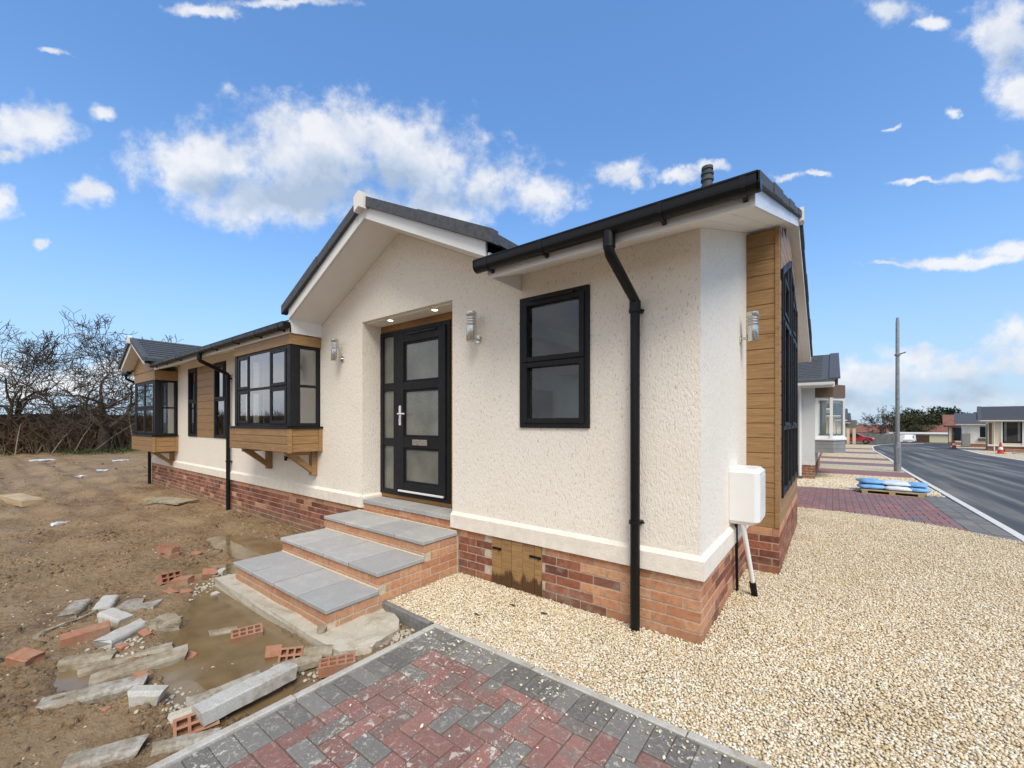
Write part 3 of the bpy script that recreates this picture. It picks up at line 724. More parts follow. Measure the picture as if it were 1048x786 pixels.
wall(mb, Fr(0, WY, 'front'), LX, 0, .45, lambda x: 2.8, [(-2.1, -.15, .6, 2.68)])  # rear wall, with a wide unseen opening added to light the kitchen
# recess reveals
mb.poly([(RC0, 0, FL), (RC0, RCD, FL), (RC0, RCD, RCZ), (RC0, 0, RCZ)]); mb.poly([(RC1, 0, FL), (RC1, RCD, FL), (RC1, RCD, RCZ), (RC1, 0, RCZ)])
mb.poly([(RC0, 0, RCZ), (RC1, 0, RCZ), (RC1, RCD, RCZ), (RC0, RCD, RCZ)])
mb.build('wall', M['stucco'], home, fix=False)
# bell cast band at the foot of the render
mb = MB(); prof = [(-.03, .447), (-.03, .575), (-.002, .605), (.012, .605), (.012, .447)]
mb.prism(prof, LX, RC0)
n_ = len(prof)
Fq = [tuple(range(n_)), tuple(range(2*n_-1, n_-1, -1))]+[(i, i+n_, (i+1) % n_+n_, (i+1) % n_) for i in range(n_)]
mb.hull([(RC1, y, z) for y, z in prof]+[(-y, y, z) for y, z in prof], [Fq[0]]+Fq[2:])
mb.hull([(-y, y, z) for y, z in prof]+[(-y, 1.868, z) for y, z in prof], Fq[1:])
mb.prism([(RC0+(.0), .447), (RC0+.025, .447), (RC0+.025, .575), (RC0+.003, .60), (RC0, .60)], -.029, RCD, 0, 'Y')
mb.build('render_band', M['stucco_smooth'], home)
# brick plinth
def pk(u, c):
    if c >= 5: return 0
    if u > -.62-.11*((c*7) % 3): return 0
    return 1 if rnd.random() < .90 else 0
mb = MB()
bricks(mb, Ff, LX, 0, -.30+.0, 10, pick=lambda u, c: pk(u, c-4), mort=2, skip=lambda u, z: -1.84 < u < -1.25 and z > -.03)
bricks(mb, Fe, .0035, 1.87, -.30, 10, pick=lambda u, c: 0 if (c >= 9 or u < .35+.1*(c % 2)) else (1 if rnd.random() < .6 else 0), start=1, mort=2)
bricks(mb, Fw, 0.0035, WY, -.30, 10, pick=lambda u, c: 1, mort=2)
mb.build('brick_plinth', [M['brick_orange'], M['brick_red'], M['mortar_grey']], home)
# timber hatch in the plinth
mb = MB(); us = [-1.815, -1.70, -1.585, -1.46, -1.335, -1.265]
for a, b_ in zip(us, us[1:]): Ff.box(mb, a+.002, b_-.002, -.03, .012+rnd.uniform(-.002, .002), -.05, .435, 0, .004)
hatch = mb.build('hatch', M['fence_wood'], home)
for u, w in ((-1.80, .10), (-1.385, .12)):
    mb = MB(); Ff.box(mb, u, u+w, .0142, .022, .33, .35, 0, .002); mb.tube([Ff.p(u+w-.015, .012, .34), Ff.p(u+w-.015, .034, .34)], .012, 8); mb.tube([Ff.p(u+.015, .012, .34), Ff.p(u+.015, .030, .34)], .008, 8)
    mb.build('bolt', M['black_upvc'], hatch)
# main roof
mb = MB(); XE = .38; XW = LX-.35; OY = -EV-.04
def rf(y): return (sof(y)+.245)
for x0, x1 in ((XW, XE),):
    ym = .25
    mb.slab([(x0, ym, sof(ym)+.105), (x1, ym, sof(ym)+.105), (x1, RY, sof(RY)+.105), (x0, RY, sof(RY)+.105)], .07)
    for (a, b_) in ((G1+.02, x1), (B1-.12, G0-.02), (x0, B0+.1)):
        mb.slab([(a, OY, sof(OY)+.105), (b_, OY, sof(OY)+.105), (b_, ym, sof(ym)+.105), (a, ym, sof(ym)+.105)], .07)
    y2 = 2*RY-OY
    mb.slab([(x0, RY, sof(RY)+.104), (x1, RY, sof(RY)+.104), (x1, y2, sof(y2)+.104), (x0, y2, sof(y2)+.104)], .07)
# ridges of tile courses
for k in range(1, 14):
    y = OY+(RY-OY)*k/14
    for yy in ((y, 2*RY-y) if y > .3 else (2*RY-y,)): mb.slab([(XW+.01, yy-.012, sof(yy)+.174), (XE-.01, yy-.012, sof(yy)+.174), (XE-.01, yy+.012, sof(yy)+.177), (XW+.01, yy+.012, sof(yy)+.177)], .012)
def gslab(cx, cz, s, y0, half, zt, th):
    """two slopes of a cross gable running back to the main roof"""
    for sg in (-1, 1):
        zr = cz+zt; xf = cx+sg*half; zf = cz-s*half+zt
        yr = (zr+th-2.975)/SL+.1; yf = max((zf+th-2.975)/SL+.05, y0+.05)
        P = [(cx, y0, zr), (xf, y0, zf), (xf, yf, zf), (cx, yr, zr)]
        mb.slab(P, th)
        n = 9
        for k in range(1, n):
            t = k/n; x_ = lerp(cx, xf, t); z_ = lerp(zr, zf, t)+th-.002; ye = lerp(yr, yf, t)
            mb.slab([(x_-.012, y0+.1, z_+.004), (x_+.012, y0+.1, z_+.004), (x_+.012, ye, z_+.004), (x_-.012, ye, z_+.004)], .012)
gslab(GA, GZ, GS, -EV-.045, 1.78, .135, .08)
gslab(BA, BZ, BS, -.66, 1.17, .115, .07)
roof = mb.build('roof', M['tile_grey'], home)
# dry verge caps in lengths
def verge(path, normal, w, h, n, th=.05):
    mb = MB(); (a, b_) = (Vector(path[0]), Vector(path[1])); nn = Vector(normal)
    for k in range(n):
        p, q = a.lerp(b_, k/n), a.lerp(b_, (k+1)/n-.004)
        o_ = .006*(k % 2); P = [p-nn*th, q-nn*th, q+nn*(w+o_), p+nn*(w+o_)]
        mb.slab(P, h+o_)
    mb.build('verge_trim', M['tile_grey'], home)
for (a, b_) in ((-.47, RY), (2*RY+.45, RY)):
    verge(((XE, a, sof(a)+.108), (XE, b_, sof(b_)+.108)), (1, 0, 0), .022, .066, 6)
for sg in (1, -1):
    verge(((GA, -.465, GZ+.122), (GA+sg*1.80, -.465, GZ-GS*1.80+.122)), (0, -1, 0), .02, .105, 2)
    verge(((BA, -.66, BZ+.11), (BA+sg*1.18, -.66, BZ-BS*1.18+.11)), (0, -1, 0), .02, .09, 1)
# white apex caps
mb = MB(); mb.prism([(GA-.08, GZ+.06), (GA, GZ+.10-.0), (GA+.08, GZ+.06), (GA+.09, GZ+.215), (GA, GZ+.262), (GA-.09, GZ+.215)], -.515, -.44, 0, 'Y')
mb.build('apex_cap', M['soffit'], roof)
mb = MB(); mb.prism([(BA-.06, BZ+.05), (BA, BZ+.08), (BA+.06, BZ+.05), (BA+.06, BZ+.20), (BA, BZ+.23), (BA-.06, BZ+.20)], -.71, -.64, 0, 'Y')
mb.build('apex_cap', M['soffit'], roof)
mb = MB(); mb.prism([(RY-.07, sof(RY)+.04), (RY, sof(RY)+.07), (RY+.07, sof(RY)+.04), (RY+.07, sof(RY)+.20), (RY, sof(RY)+.23), (RY-.07, sof(RY)+.20)], XE-.01, XE+.045, 0, 'X')
mb.build('apex_cap', M['soffit'], roof)
# barge boards
def barge(a, b_, nrm, h=.125, th=.022):
    mb = MB(); a, b_ = Vector(a), Vector(b_); nn = Vector(nrm)*th; mb.slab([a, b_, b_+nn, a+nn], h); mb.build('barge_board', M['white_upvc'], home)
for (a, b_) in ((-.44, RY), (2*RY+.44, RY)): barge((XE-.03, a, sof(a)), (XE-.03, b_, sof(b_)), (1, 0, 0), .112)
for sg in (1, -1):
    barge((GA, -EV-.005, GZ), (GA+sg*1.685, -EV-.005, GZ-GS*1.685), (0, -1, 0), .128)
    barge((BA, -.62, BZ), (BA+sg*1.08, -.62, BZ-BS*1.08), (0, -1, 0), .115)
# fascia and soffits
mb = MB()
for a, b_ in ((G1, XE-.006), (B1-.12, G0), (XW+.02, B0+.1)):
    mb.box(a, b_, -EV-.018, -EV+.004, 2.655, 2.765, 0, .003)
mb.box(XW+.02, XE-.006, WY+EV-.004, WY+EV+.018, 2.655, 2.785, 0, .003)
mb.box(G0-.02, G0+.0, -EV-.016, -.002, 2.66, 2.86, 0); mb.box(G1, G1+.02, -EV-.016, -.002, 2.66, 2.86, 0)
mb.build('fascia', M['white_upvc'], home)
mb = MB()
def sq(x0, x1, y0, y1): 
    for k, (a, b_) in enumerate([(y0+(y1-y0)*i/2, y0+(y1-y0)*(i+1)/2) for i in range(2)]):
        mb.slab([(x0, a+.003, sof(a+.003)), (x1, a+.003, sof(a+.003)), (x1, b_-.001, sof(b_-.001)), (x0, b_-.001, sof(b_-.001))], .012)
sq(G1+.02, .0, -EV, 0); sq(B1-.12, G0-.02, -EV, 0)
for x0, x1 in ((.0, .118), (.121, .238), (.241, XE-.03)):
    for a, b_ in ((-EV, RY), (2*RY+EV, RY)):
        mb.slab([(x0, a, sof(a)+.001), (x1, a, sof(a)+.001), (x1, b_, sof(b_)+.001), (x0, b_, sof(b_)+.001)], .012)
for sg in (1, -1):
    for cx, cz, s, y0, hf in ((GA, GZ, GS, -EV, 1.68), (BA, BZ, BS, -.62, 1.08)):
        mb.slab([(cx, y0, cz+.002), (cx+sg*hf, y0, cz-s*hf+.002), (cx+sg*hf, .0, cz-s*hf+.002), (cx, .0, cz+.002)], .012)
mb.build('soffit', M['soffit'], home)
# gutters
def gutter(x0, x1, yc=-EV-.075, zt=2.780, r=.046, brackets=()):
    prof = [(yc+r*math.cos(a), zt-.045+ -r*math.sin(a)*.95) for a in [math.pi*k/10 for k in range(11)]]
    prof = [(yc+r, zt)]+prof+[(yc-r, zt)]
    inner = [(y*0+(yc+(y-yc)*.92), z+.004 if z < zt-.02 else z) for y, z in reversed(prof)]
    mb = MB(); mb.prism(prof+inner, x0, x1)
    for xe in (x0, x1): mb.prism(prof, xe-.008, xe+.008)
    mb.box(x0, x1, yc-r-.004, yc-r+.004, zt-.008, zt+.004, 0, .002)
    k = x0+1.1
    gt = mb.build('gutter', M['black_upvc'], home)
    for x in brackets:
        bm_ = MB(); pr = [(y-.003 if y < yc else y, z-.006) for y, z in prof]
        bm_.prism(pr, x-.014, x+.014); bm_.prism([(-EV-.02, 2.68), (-EV-.02, 2.74), (yc, 2.70)], x-.012, x+.012)
        bm_.build('bracket', M['black_upvc'], gt)
    return gt
gr_ = gutter(-1.56, .40, brackets=(-1.44, -.93, -.10, .33))
gl_ = gutter(B1-.05, G0+.05, brackets=(-11.0, -10.2, -9.3, -7.4, -6.5, -5.7, -5.0))
gutter(XW, B0+.02, brackets=(XW+.2,))
def downpipe(x, z_low, x_out=None, r=.034, ybend=-.055, zb=2.36):
    yo = -EV-.075; mb = MB(); x_out = x if x_out is None else x_out
    mb.tube([(x_out, yo, 2.72), (x_out, yo, 2.60), (x_out, yo+.012, 2.575), (x, ybend-.012, zb+.02), (x, ybend, zb), (x, ybend, z_low)], r, 14)
    mb.tube([(x_out, yo, 2.73), (x_out, yo, 2.61)], r+.006, 14); mb.tube([(x, ybend, zb+.01), (x, ybend, zb-.07)], r+.006, 14)
    dp = mb.build('downpipe', M['black_upvc'], home, smooth='auto')
    for z in [zb-.06, .78 if z_low > -.3 else .6]:
        cl = MB(); cl.box(x-.044, x+.044, ybend+.01, -.0015, z-.011, z+.011); cl.tube([(x, ybend, z-.012), (x, ybend, z+.012)], r+.010, 14); cl.tube([(x+.03, ybend+.015, z), (x+.062, ybend+.015, z)], .008, 8)
        cl.build('pipe_clip', M['black_upvc'], dp)
downpipe(-.43, -.01); downpipe(-8.1, -.15, ybend=-.055)
mb = MB(); mb.tube([(XW+.3, -.50, 2.72), (XW+.3, -.50, 2.6), (-13.46, -.06, 2.34), (-13.46, -.06, -.15)], .034, 12); mb.build('downpipe', M['black_upvc'], home, smooth='auto')
# roof flue
mb = MB(); fx, fy = -.157, .90; zb = sof(fy)+.23
FS = .66
mb.lathe([(r_*FS, z_) for r_, z_ in [(.075, zb), (.075, zb+.20), (.064, zb+.205), (.064, zb+.235), (.078, zb+.24), (.078, zb+.262), (.066, zb+.266), (.066, zb+.285), (.078, zb+.29), (.078, zb+.31), (.06, zb+.315), (.06, zb+.33), (.072, zb+.335), (.070, zb+.36), (.04, zb+.37)]], fx, fy, 20)
mb.build('flue', M['tile_grey'], home, smooth='auto')
# ---- entrance
mb = MB(); D0 = RCD
mb.box(RC0, RC1, D0-.03, D0+.05, 2.635, RCZ-.002, 0, .003); mb.box(RC0, RC1, D0-.035, D0+.05, FL+.002, .598, 0, .003); mb.box(-2.645, RC1, D0-.028, D0+.05, .60, 2.633, 0, .003)
mb.build('door_surround', M['oak_dark'], home)
Fd = Fr(0, D0-.03, 'front')
sl = window(home, Fd, RC0+.002, -3.585, .60, 2.633, trans=(1.25, 1.94), frm=.06, bar=.10, glass='frosted', proud=.012)
mb = MB(); u0, u1, z0, z1 = -3.582, -2.647, .60, 2.633
for a, b_, c, d in ((u0, u0+.05, z0, z1), (u1-.05, u1, z0, z1), (u0+.051, u1-.051, z1-.05, z1), (u0+.051, u1-.051, z0, z0+.04)): Fd.box(mb, a, b_, -.05, .016, c, d, 0, .004)
dfm = mb.build('door_frame', M['anthracite'], home)
u0 += .053; u1 -= .053; z0 += .043; z1 -= .053
mb = MB(); s_ = .105
bars = [z0, 1.205, 1.92]
for a, b_ in ((u0, u0+s_), (u1-s_, u1)): Fd.box(mb, a, b_, -.03, .034, z0, z1, 0, .006)
for c, d in ((z0, z0+.13), (1.19, 1.325), (1.885, 1.985), (z1-.12, z1)): Fd.box(mb, u0+s_+.0005, u1-s_-.0005, -.03, .032, c, d, 0, .006)
door = mb.build('door', M['anthracite'], home)
for c, d in ((z0+.13, 1.19), (1.325, 1.885), (1.985, z1-.12)):
    bm_ = MB(); a, b_ = u0+s_, u1-s_; w = .022
    for q in ((a, a+w, c, d), (b_-w, b_, c, d), (a+w, b_-w, c, c+w), (a+w, b_-w, d-w, d)): Fd.box(bm_, q[0], q[1], .0, .020, q[2], q[3], 0, .005)
    bm_.build('glazing_bead', M['anthracite'], door)
    gm = MB(); gm.poly([Fd.p(a+.01, .006, c+.01), Fd.p(b_-.01, .006, c+.01), Fd.p(b_-.01, .006, d-.01), Fd.p(a+.01, .006, d-.01)]); gm.build('pane', M['frosted'], door, fix=False)
mb = MB(); hu = u0+.045
Fd.box(mb, hu-.016, hu+.016, .034, .044, 1.46, 1.70, 0, .004); mb.tube([Fd.p(hu, .04, 1.60), Fd.p(hu, .075, 1.60), Fd.p(hu+.02, .085, 1.60), Fd.p(hu+.13, .082, 1.60)], .010, 10); mb.tube([Fd.p(hu, .03, 1.52), Fd.p(hu, .052, 1.52)], .011, 10)
mb.build('handle', M['white_upvc'], door, smooth='auto')
mb = MB(); Fd.box(mb, -3.245, -2.985, .034, .046, 1.225, 1.295, 0, .006); Fd.box(mb, -3.225, -3.005, .046, .052, 1.238, 1.282, 0, .004)
mb.build('letterbox', M['steel'], door)
mb = MB(); Fd.box(mb, u0+.02, u1-.02, .034, .052, z0+.012, z0+.035, 0, .004); mb.build('weather_bar', M['white_upvc'], door)
mb = MB(); Fd.box(mb, -3.36, -2.84, .036, .05, z1-.035, z1-.012, 0, .005); mb.build('trickle_vent', M['black_upvc'], door)
for x in (-3.52, -2.74):
    mb = MB(); mb.lathe([(.048, RCZ-.006), (.042, RCZ-.0005), (.03, RCZ-.0004)], x, .10, 20); dl = mb.build('downlight', M['steel'], home)
    mb = MB(); mb.lathe([(.026, RCZ-.018), (.036, RCZ-.0125)], x, .12, 16); mb.build('bulb', M['glow'], dl)
# ---- windows
window(home, Ff, -1.488, -.816, 1.452, 2.583, trans=(2.015,), frm=.05, open_=((0, 1), (0, 0)), bar=.028, vent=((-1.36, -.94, 2.548),), proud=.02)
# narrow pair with cladding between
window(home, Ff, -10.52, -9.94, 1.19, 2.655, trans=(1.93,), frm=.06, open_=((0, 1),), glass='glass_bay')
window(home, Ff, -8.95, -8.36, 1.19, 2.655, trans=(1.93,), frm=.06, open_=((0, 1),), glass='glass_bay')
mb = MB(); boards(mb, Ff, -9.937, -8.953, -.02, .012, 1.19, 2.655); mb.build('cladding', M['oak'], home)
# ---- bay windows
def bay(x0, x1, yf, zb, zs, zt, zh, cols, brackets, skirt_back=0):
    F1 = Fr(0, -yf, 'front'); Fr_ = Fr(x1, 0, 'end'); Fl_ = Fr(x0, 0, 'west')
    # skirt with boards
    mb = MB(); e = .045; n = 3; h = (zs-.025-zb)/n
    for k in range(n):
        a, b_ = zb+k*h+.0035, zb+(k+1)*h-.0035
        mb.box(x0-e, x1+e-.012, -yf-e, .0-.001, a, b_, 0, .005)
    mb.box(x0-e+.008, x1+e-.02, -yf-e+.008, -.001, zb, zs-.025, 0)
    for xx in (x1+e-.014, x0-e-.006): mb.box(xx, xx+.02, -yf-e-.006, -yf-e+.045, zb-.004, zs-.026, 0, .003)
    mb.box(x1+e-.014, x1+e+.001, -.05, -.001, zb-.003, zs-.026, 0, .002)
    b0 = mb.build('bay_skirt', M['oak'], home)
    mb = MB(); mb.box(x0-e-.02, x1+e+.02, -yf-e-.02, -.001, zs-.024, zs, 0, .005); mb.build('sill', M['black_upvc'], home)
    mb = MB(); boards(mb, F1, x0-.01, x1+.008, -.05, .004, zt, zh, .2); boards(mb, Fr_, -yf+.01, -.002, -.05, .009, zt, zh, .2); boards(mb, Fl_, -yf+.01, -.002, -.05, .009, zt, zh, .2)
    mb.box(x1-.01, x1+.014, -yf-.008, -yf+.012, zt, zh, 0)
    mb.build('bay_head', M['oak'], home)
    # corner posts
    for xx in (x0, x1-.085): mb = MB(); mb.box(xx, xx+.085, -yf, -yf+.085, zs, zt-.001, 0, .008); mb.build('corner_post', M['anthracite'], home)
    zm = (zs+zt)/2
    nc = len(cols)+1
    window(home, F1, x0+.087, x1-.087, zs+.001, zt-.002, cols=cols, trans=(zm,), frm=.045, bar=.05, open_=((0, 0), (0, 1), (nc-1, 0), (nc-1, 1)), glass='glass_bay', proud=-.012)
    window(home, Fr_, -yf+.087, -.02, zs+.001, zt-.002, trans=(zm,), frm=.05, bar=.045, glass='glass_bay', proud=-.012)
    window(home, Fl_, -yf+.087, -.02, zs+.001, zt-.002, trans=(zm,), frm=.05, bar=.045, glass='glass_bay', proud=-.012)
    for bx_ in brackets:
        mb = MB(); w = .045
        mb.box(bx_-w, bx_+w, -.075, -.001, zb-.34, zb-.006, 0, .006)
        mb.prism([(-.076, zb-.30), (-yf+.02, zb-.045), (-yf+.02, zb-.007), (-yf+.10, zb-.006), (-.076, zb-.215)], bx_-w+.008, bx_+w-.008)
        mb.prism([(-yf+.0, zb-.05), (-yf+.0, zb-.006), (-.077, zb-.006), (-.077, zb-.05)], bx_-w+.012, bx_+w-.012)
        mb.build('bracket', M['oak'], home)
bay(-6.75, -4.91, .415, 1.10, 1.44, 2.52, 2.655, (-6.22, -5.52), (-5.05, -6.45))
bay(-13.1, -11.3, .415, .83, 1.20, 2.45, 2.665, (-12.2,), (-11.6,))
mb = MB(); mb.prism([(B0+.15, 2.667), (B1-.15, 2.667), (B1-.15, BZ-BS*.93), (BA, BZ-.01), (B0+.15, BZ-BS*.93)], -.43, -.40, 0, 'Y'); mb.build('gable_board', M['oak'], home)
# ---- end bay with tall windows
Y0b, Y1b, XB = 1.87, 4.53, .285
mb = MB(); Fb = Fr(XB, 0, 'end'); Fs = Fr(0, Y0b, 'front')
boards(mb, Fs, .001, XB-.035, -.03, 0, .45, sof(Y0b)-.02, .147)
mb.build('cladding', M['oak'], home)
mb = MB(); mb.box(XB-.034, XB+.004, Y0b-.008, Y0b+.05, .45, sof(Y0b)-.01, 0, .004); mb.build('corner_trim', M['oak'], home)
mb = MB(); hol = (2.10, 4.32)
def btop(y): return sof(y)-.004
n = 17
for k in range(n):
    a, b_ = .45+k*.147, .45+(k+1)*.147-.007
    for (p, q) in ((Y0b+.052, hol[0]), (hol[1], Y1b)):
        if a < 3.0: mb.box(XB-.03, XB-.001, p, q, a, min(b_, 3.30), 0, .003)
for k in range(5):
    za, zb_ = 3.07+k*.13, 3.07+(k+1)*.13-.007
    yl = max(hol[0], (zb_-2.80)/SL+.03); yr = min(2.1+(za+.10-3.07)/.38, RY)
    if yr-yl > .03: mb.box(XB-.03, XB-.004, yl, yr, za, zb_, 0, .003); mb.box(XB-.03, XB-.004, 2*RY-yr, min(2*RY-yl, hol[1]), za, zb_, 0, .003)
mb.box(XB-.034, XB-.012, hol[0], hol[1], 3.5, 3.62)
boards(mb, Fb, hol[0], hol[1], -.03, -.002, .45, .72, .135)
mb.box(0.002, XB-.04, Y1b-.03, Y1b-.001, .45, 3.3, 0)
mb.build('cladding', M['oak'], home)
mb = MB()
us = [hol[0]+.002, 2.70, 3.20, 3.70, hol[1]-.002]
def wt_(y): return min(3.07+(y-2.1)*.38, 3.07+(4.32-y)*.38)
for i, u in enumerate(us):
    w = .055; a = min(max(u-w/2, us[0]), us[-1]-w)
    mb.prism([(a, .72), (a+w, .72), (a+w, wt_(a+w)), (a, wt_(a))], XB-.05, XB+.018)
for a, b_ in zip(us, us[1:]):
    a2, b2 = a+.028 if a > us[0] else a+.055, b_-.028 if b_ < us[-1] else b_-.055
    for z in (.755, 1.45, 2.58): mb.box(XB-.05, XB+.014, a2+.0005, b2-.0005, z-.035, z+.035, 0, .004)
    mb.prism([(a2+.0005, wt_(a2)-.07), (b2-.0005, wt_(b2)-.07), (b2-.0005, wt_(b2)-.001), (a2+.0005, wt_(a2)-.001)], XB-.05, XB+.014)
tw = mb.build('window', M['anthracite'], home); tw['label'] = 'tall dark framed gable window with raked top'
gm = MB()
for a, b_ in zip(us, us[1:]):
    gm.poly([(XB-.008, a+.02, .74), (XB-.008, b_-.02, .74), (XB-.008, b_-.02, wt_(b_-.02)-.03), (XB-.008, a+.02, wt_(a+.02)-.03)])
gm.build('pane', M['glass_bay'], tw, fix=False)
for a, b_ in ((us[0], us[1]), (us[2], us[3])):
    for z0_, z1_ in ((1.45, 2.56), (2.60, 3.0)):
        sm = MB(); q = XB+.030
        for (c, d, e, f_) in ((a+.05, a+.085, z0_+.01, z1_), (b_-.065, b_-.030, z0_+.01, z1_), (a+.0855, b_-.0655, z0_+.01, z0_+.05), (a+.0855, b_-.0655, z1_-.04, z1_)): sm.box(XB+.0145, q, c, d, e, f_, 0, .004)
        sm.build('sash', M['anthracite'], tw)
mb = MB()
bricks(mb, Fr(XB, 0, 'end'), Y0b+.0035, Y1b, -.30, 10, pick=lambda u, c: 0 if c >= 9 else 1, mort=2)
bricks(mb, Fr(0, Y0b, 'front'), 0.0, XB, -.30, 10, pick=lambda u, c: 0 if c >= 9 else 1, start=1, mort=2)
mb.build('brick_plinth', [M['brick_orange'], M['brick_red'], M['mortar_grey']], home)
# ---- interior seen through the glass
mb = MB()
mb.box(LX+.05, -.05, .42, WY-.05, .50, .545)
for x in (-2.25, -4.2, -7.3, -11.0): mb.box(x, x+.06, .34 if x in(-4.2,-2.25) else .10, 3.6, .56, 3.0)
mb.box(LX+.1, -2.26, 3.6, 3.66, .56, 3.0); mb.box(LX+.05, -.05, .06, 6.3, 2.72, 2.76)
mb.box(-4.14, -2.2, .36, .40, .56, 2.72)
mb.build('interior_wall', M['interior'], home)
window(home, Fr(0, WY, 'front'), -2.098, -.152, .602, 2.678, cols=(-1.12,), frm=.06)  # unseen rear patio window, added to bring daylight into the kitchen
mb = MB(); X_ = -2.187
for a, b_, c, d in ((1.05, 1.13, .56, 2.02), (1.62, 1.70, .56, 2.02), (1.131, 1.619, 1.9, 2.02), (1.131, 1.619, .56, 1.45)): mb.box(X_, X_+.04, a, b_, c, d, 0, .005)
mb.build('inner_door', M['white_upvc'], home)
mb = MB(); mb.box(X_, X_+.01, 1.131, 1.619, 1.451, 1.899); mb.build('inner_glazing', M['interior_dark'], home)
mb = MB(); mb.box(X_, X_+.33, .75, 2.6, 2.12, 2.42, 0, .01); mb.build('cupboard', M['oak'], home)
def curtain(pts, z0, z1, r):
    mb = MB()
    for x, y in pts: mb.tube([(x, y, z0), (x, y, z1)], r, 8)
    mb.build('curtain', M['blind'], home, smooth='auto')
curtain([(-11.36, -.30+.028*k) for k in range(10)], 1.22, 2.44, .017)
curtain([(-10.38+.03*k, .12) for k in range(8)], 1.25, 2.6, .017); curtain([(-8.82+.03*k, .12) for k in range(8)], 1.25, 2.6, .017)
curtain([(-12.95+.028*k, -.26) for k in range(8)], 1.22, 2.44, .016)
# ---- wall lamps
def wall_lamp(F, u, z):
    lm = MB(); c = F.p(u, .105, 0)
    a = F.p(u, .0, z); b_ = F.p(u, .014, z); lm.tube([a, b_], .038, 18); lm.tube([F.p(u, .012, z), F.p(u, .105, z)], .014, 10)
    root = lm.build('wall_lamp', M['steel'], home, smooth='auto')
    bd = MB(); zz = z-.035
    bd.lathe([(.045, zz), (.048, zz+.004), (.048, zz+.145), (.043, zz+.15)], c[0], c[1], 24)
    for k in range(3): bd.lathe([(.038, zz+.163+k*.024), (.049, zz+.165+k*.024), (.049, zz+.172+k*.024), (.038, zz+.174+k*.024)], c[0], c[1], 24)
    bd.lathe([(.046, zz+.236), (.049, zz+.240), (.049, zz+.275), (.038, zz+.28)], c[0], c[1], 24)
    bd.build('lamp_body', M['steel'], root, smooth='auto')
    ln = MB(); ln.lathe([(.036, zz+.15), (.036, zz+.238)], c[0], c[1], 20); ln.build('lens', M['lens'], root, smooth='auto')
wall_lamp(Ff, -4.36, 2.32); wall_lamp(Ff, -1.985, 2.29); wall_lamp(Fe, 1.50, 2.29)
# ---- meter box
mb = MB(); y0, y1, z0, z1 = .96, 1.38, .64, 1.105; c = .045
P = [(0.002, y0), (.19, y0), (.225, y0+c), (.225, y1-c), (.19, y1), (.002, y1)]
q = [(.002, y0+.02), (.165, y0+.02), (.19, y0+c+.01), (.19, y1-c-.01), (.165, y1-.02), (.002, y1-.02)]
n = 6; v = [(x, y, z0) for x, y in q]+[(x, y, z0+.03) for x, y in P]+[(x, y, z1-.03) for x, y in P]+[(x, y, z1) for x, y in q]
Fc = [tuple(range(5, -1, -1)), tuple(range(18, 24))]+[(k*6+i, k*6+(i+1) % 6, (k+1)*6+(i+1) % 6, (k+1)*6+i) for k in range(3) for i in range(6)]
mb.hull(v, Fc); mt = mb.build('meter_box', M['white_upvc'], home)
mb = MB(); mb.box(.2252, .2285, y0+.075, y1-.06, z0+.06, z1-.06, 0, .001); mb.build('door', M['white_upvc'], mt)
mb = MB(); mb.tube([(.10, 1.0, .645), (.105, 1.01, .6), (.16, 1.12, .10)], .019, 12); mp = mb.build('meter_pipe', M['white_upvc'], home, smooth='auto')
mb = MB(); mb.tube([(.155, 1.108, .13), (.172, 1.145, -.02)], .026, 12); mb.build('pipe_boot', M['black_upvc'], mp, smooth='auto')
mb = MB(); mb.tube([(.03, 1.12, .645), (.03, 1.14, .35), (.03, 1.17, -.02)], .012, 10); mb.build('cable', M['black_upvc'], home, smooth='auto')
mb = MB(); mb.tube([(-5.85, -.001, .98), (-5.85, -.06, .98)], .03, 12); mb.tube([(-5.85, -.045, .98), (-5.85, -.05, .92)], .022, 10); mb.build('overflow_pipe', M['black_upvc'], home)
# ------------------------------------------------------------------ entrance steps
steps = thing('brick_steps', 'orange brick doorstep of three treads topped with grey paving slabs', 'steps', (-3.1, -.7, 0))
SX0, SX1 = -3.96, -2.25
mb = MB()
tiers = [(-1.37, -.03, .125), (-.93, -.03, .27), (-.45, -.03, .415)]
for i, (yf, zb, zt) in enumerate(tiers):
    back = tiers[i+1][0]-.02 if i < 2 else -.035
    top = zt-.04; zlow = [-.10, .09, .235][i]
    z0b = -.16
    mb.box(SX0+.004, SX1-.004, yf+.004, back+.03, -.16, top-.002, 1)
    H = .0725
    nc = 4 if i == 0 else 2
    for c in range(nc):
        z1_ = top-c*H; z0_ = z1_-H
        if z0_ < -.22: continue
        u = SX0-(.1125 if c % 2 else 0)
        while u < SX1-.01:
            a, b_ = max(u, SX0), min(u+.225, SX1); u += .225
            if b_-a > .03: mb.box(a+(.005 if a > SX0 else 0), b_-(.005 if b_ < SX1 else 0), yf+rnd.uniform(-.0012, .001), yf+.06, z0_+.006, z1_-.005, 0, .002)
# side walls, in courses of their own
for sx, d in ((SX1, -1), (SX0, 1)):
    H = .0725
    for c in range(7):
        z1_ = .375-c*H; z0_ = z1_-H
        yf = next((t[0] for t in tiers if z1_ <= t[2]-.035), -.45)
        yf = [-.45, -.45, -.93, -.93, -1.37, -1.37, -1.37, -1.37][c]
        y = -.035; k = 0; first = .1125 if c % 2 else .225
        while y > yf+.065:
            L = first if k == 0 else .225; a = max(y-L, yf+.062); 
            if y-a > .02: 
                xa, xb = sorted((sx, sx+d*.06)); e = rnd.uniform(-.001, .001)
                mb.box(xa+e, xb+e, a+.006, y-.006 if k else y, z0_+.006, z1_-.005, 0, .002)
            y = a; k += 1
            if a <= yf+.0625: break
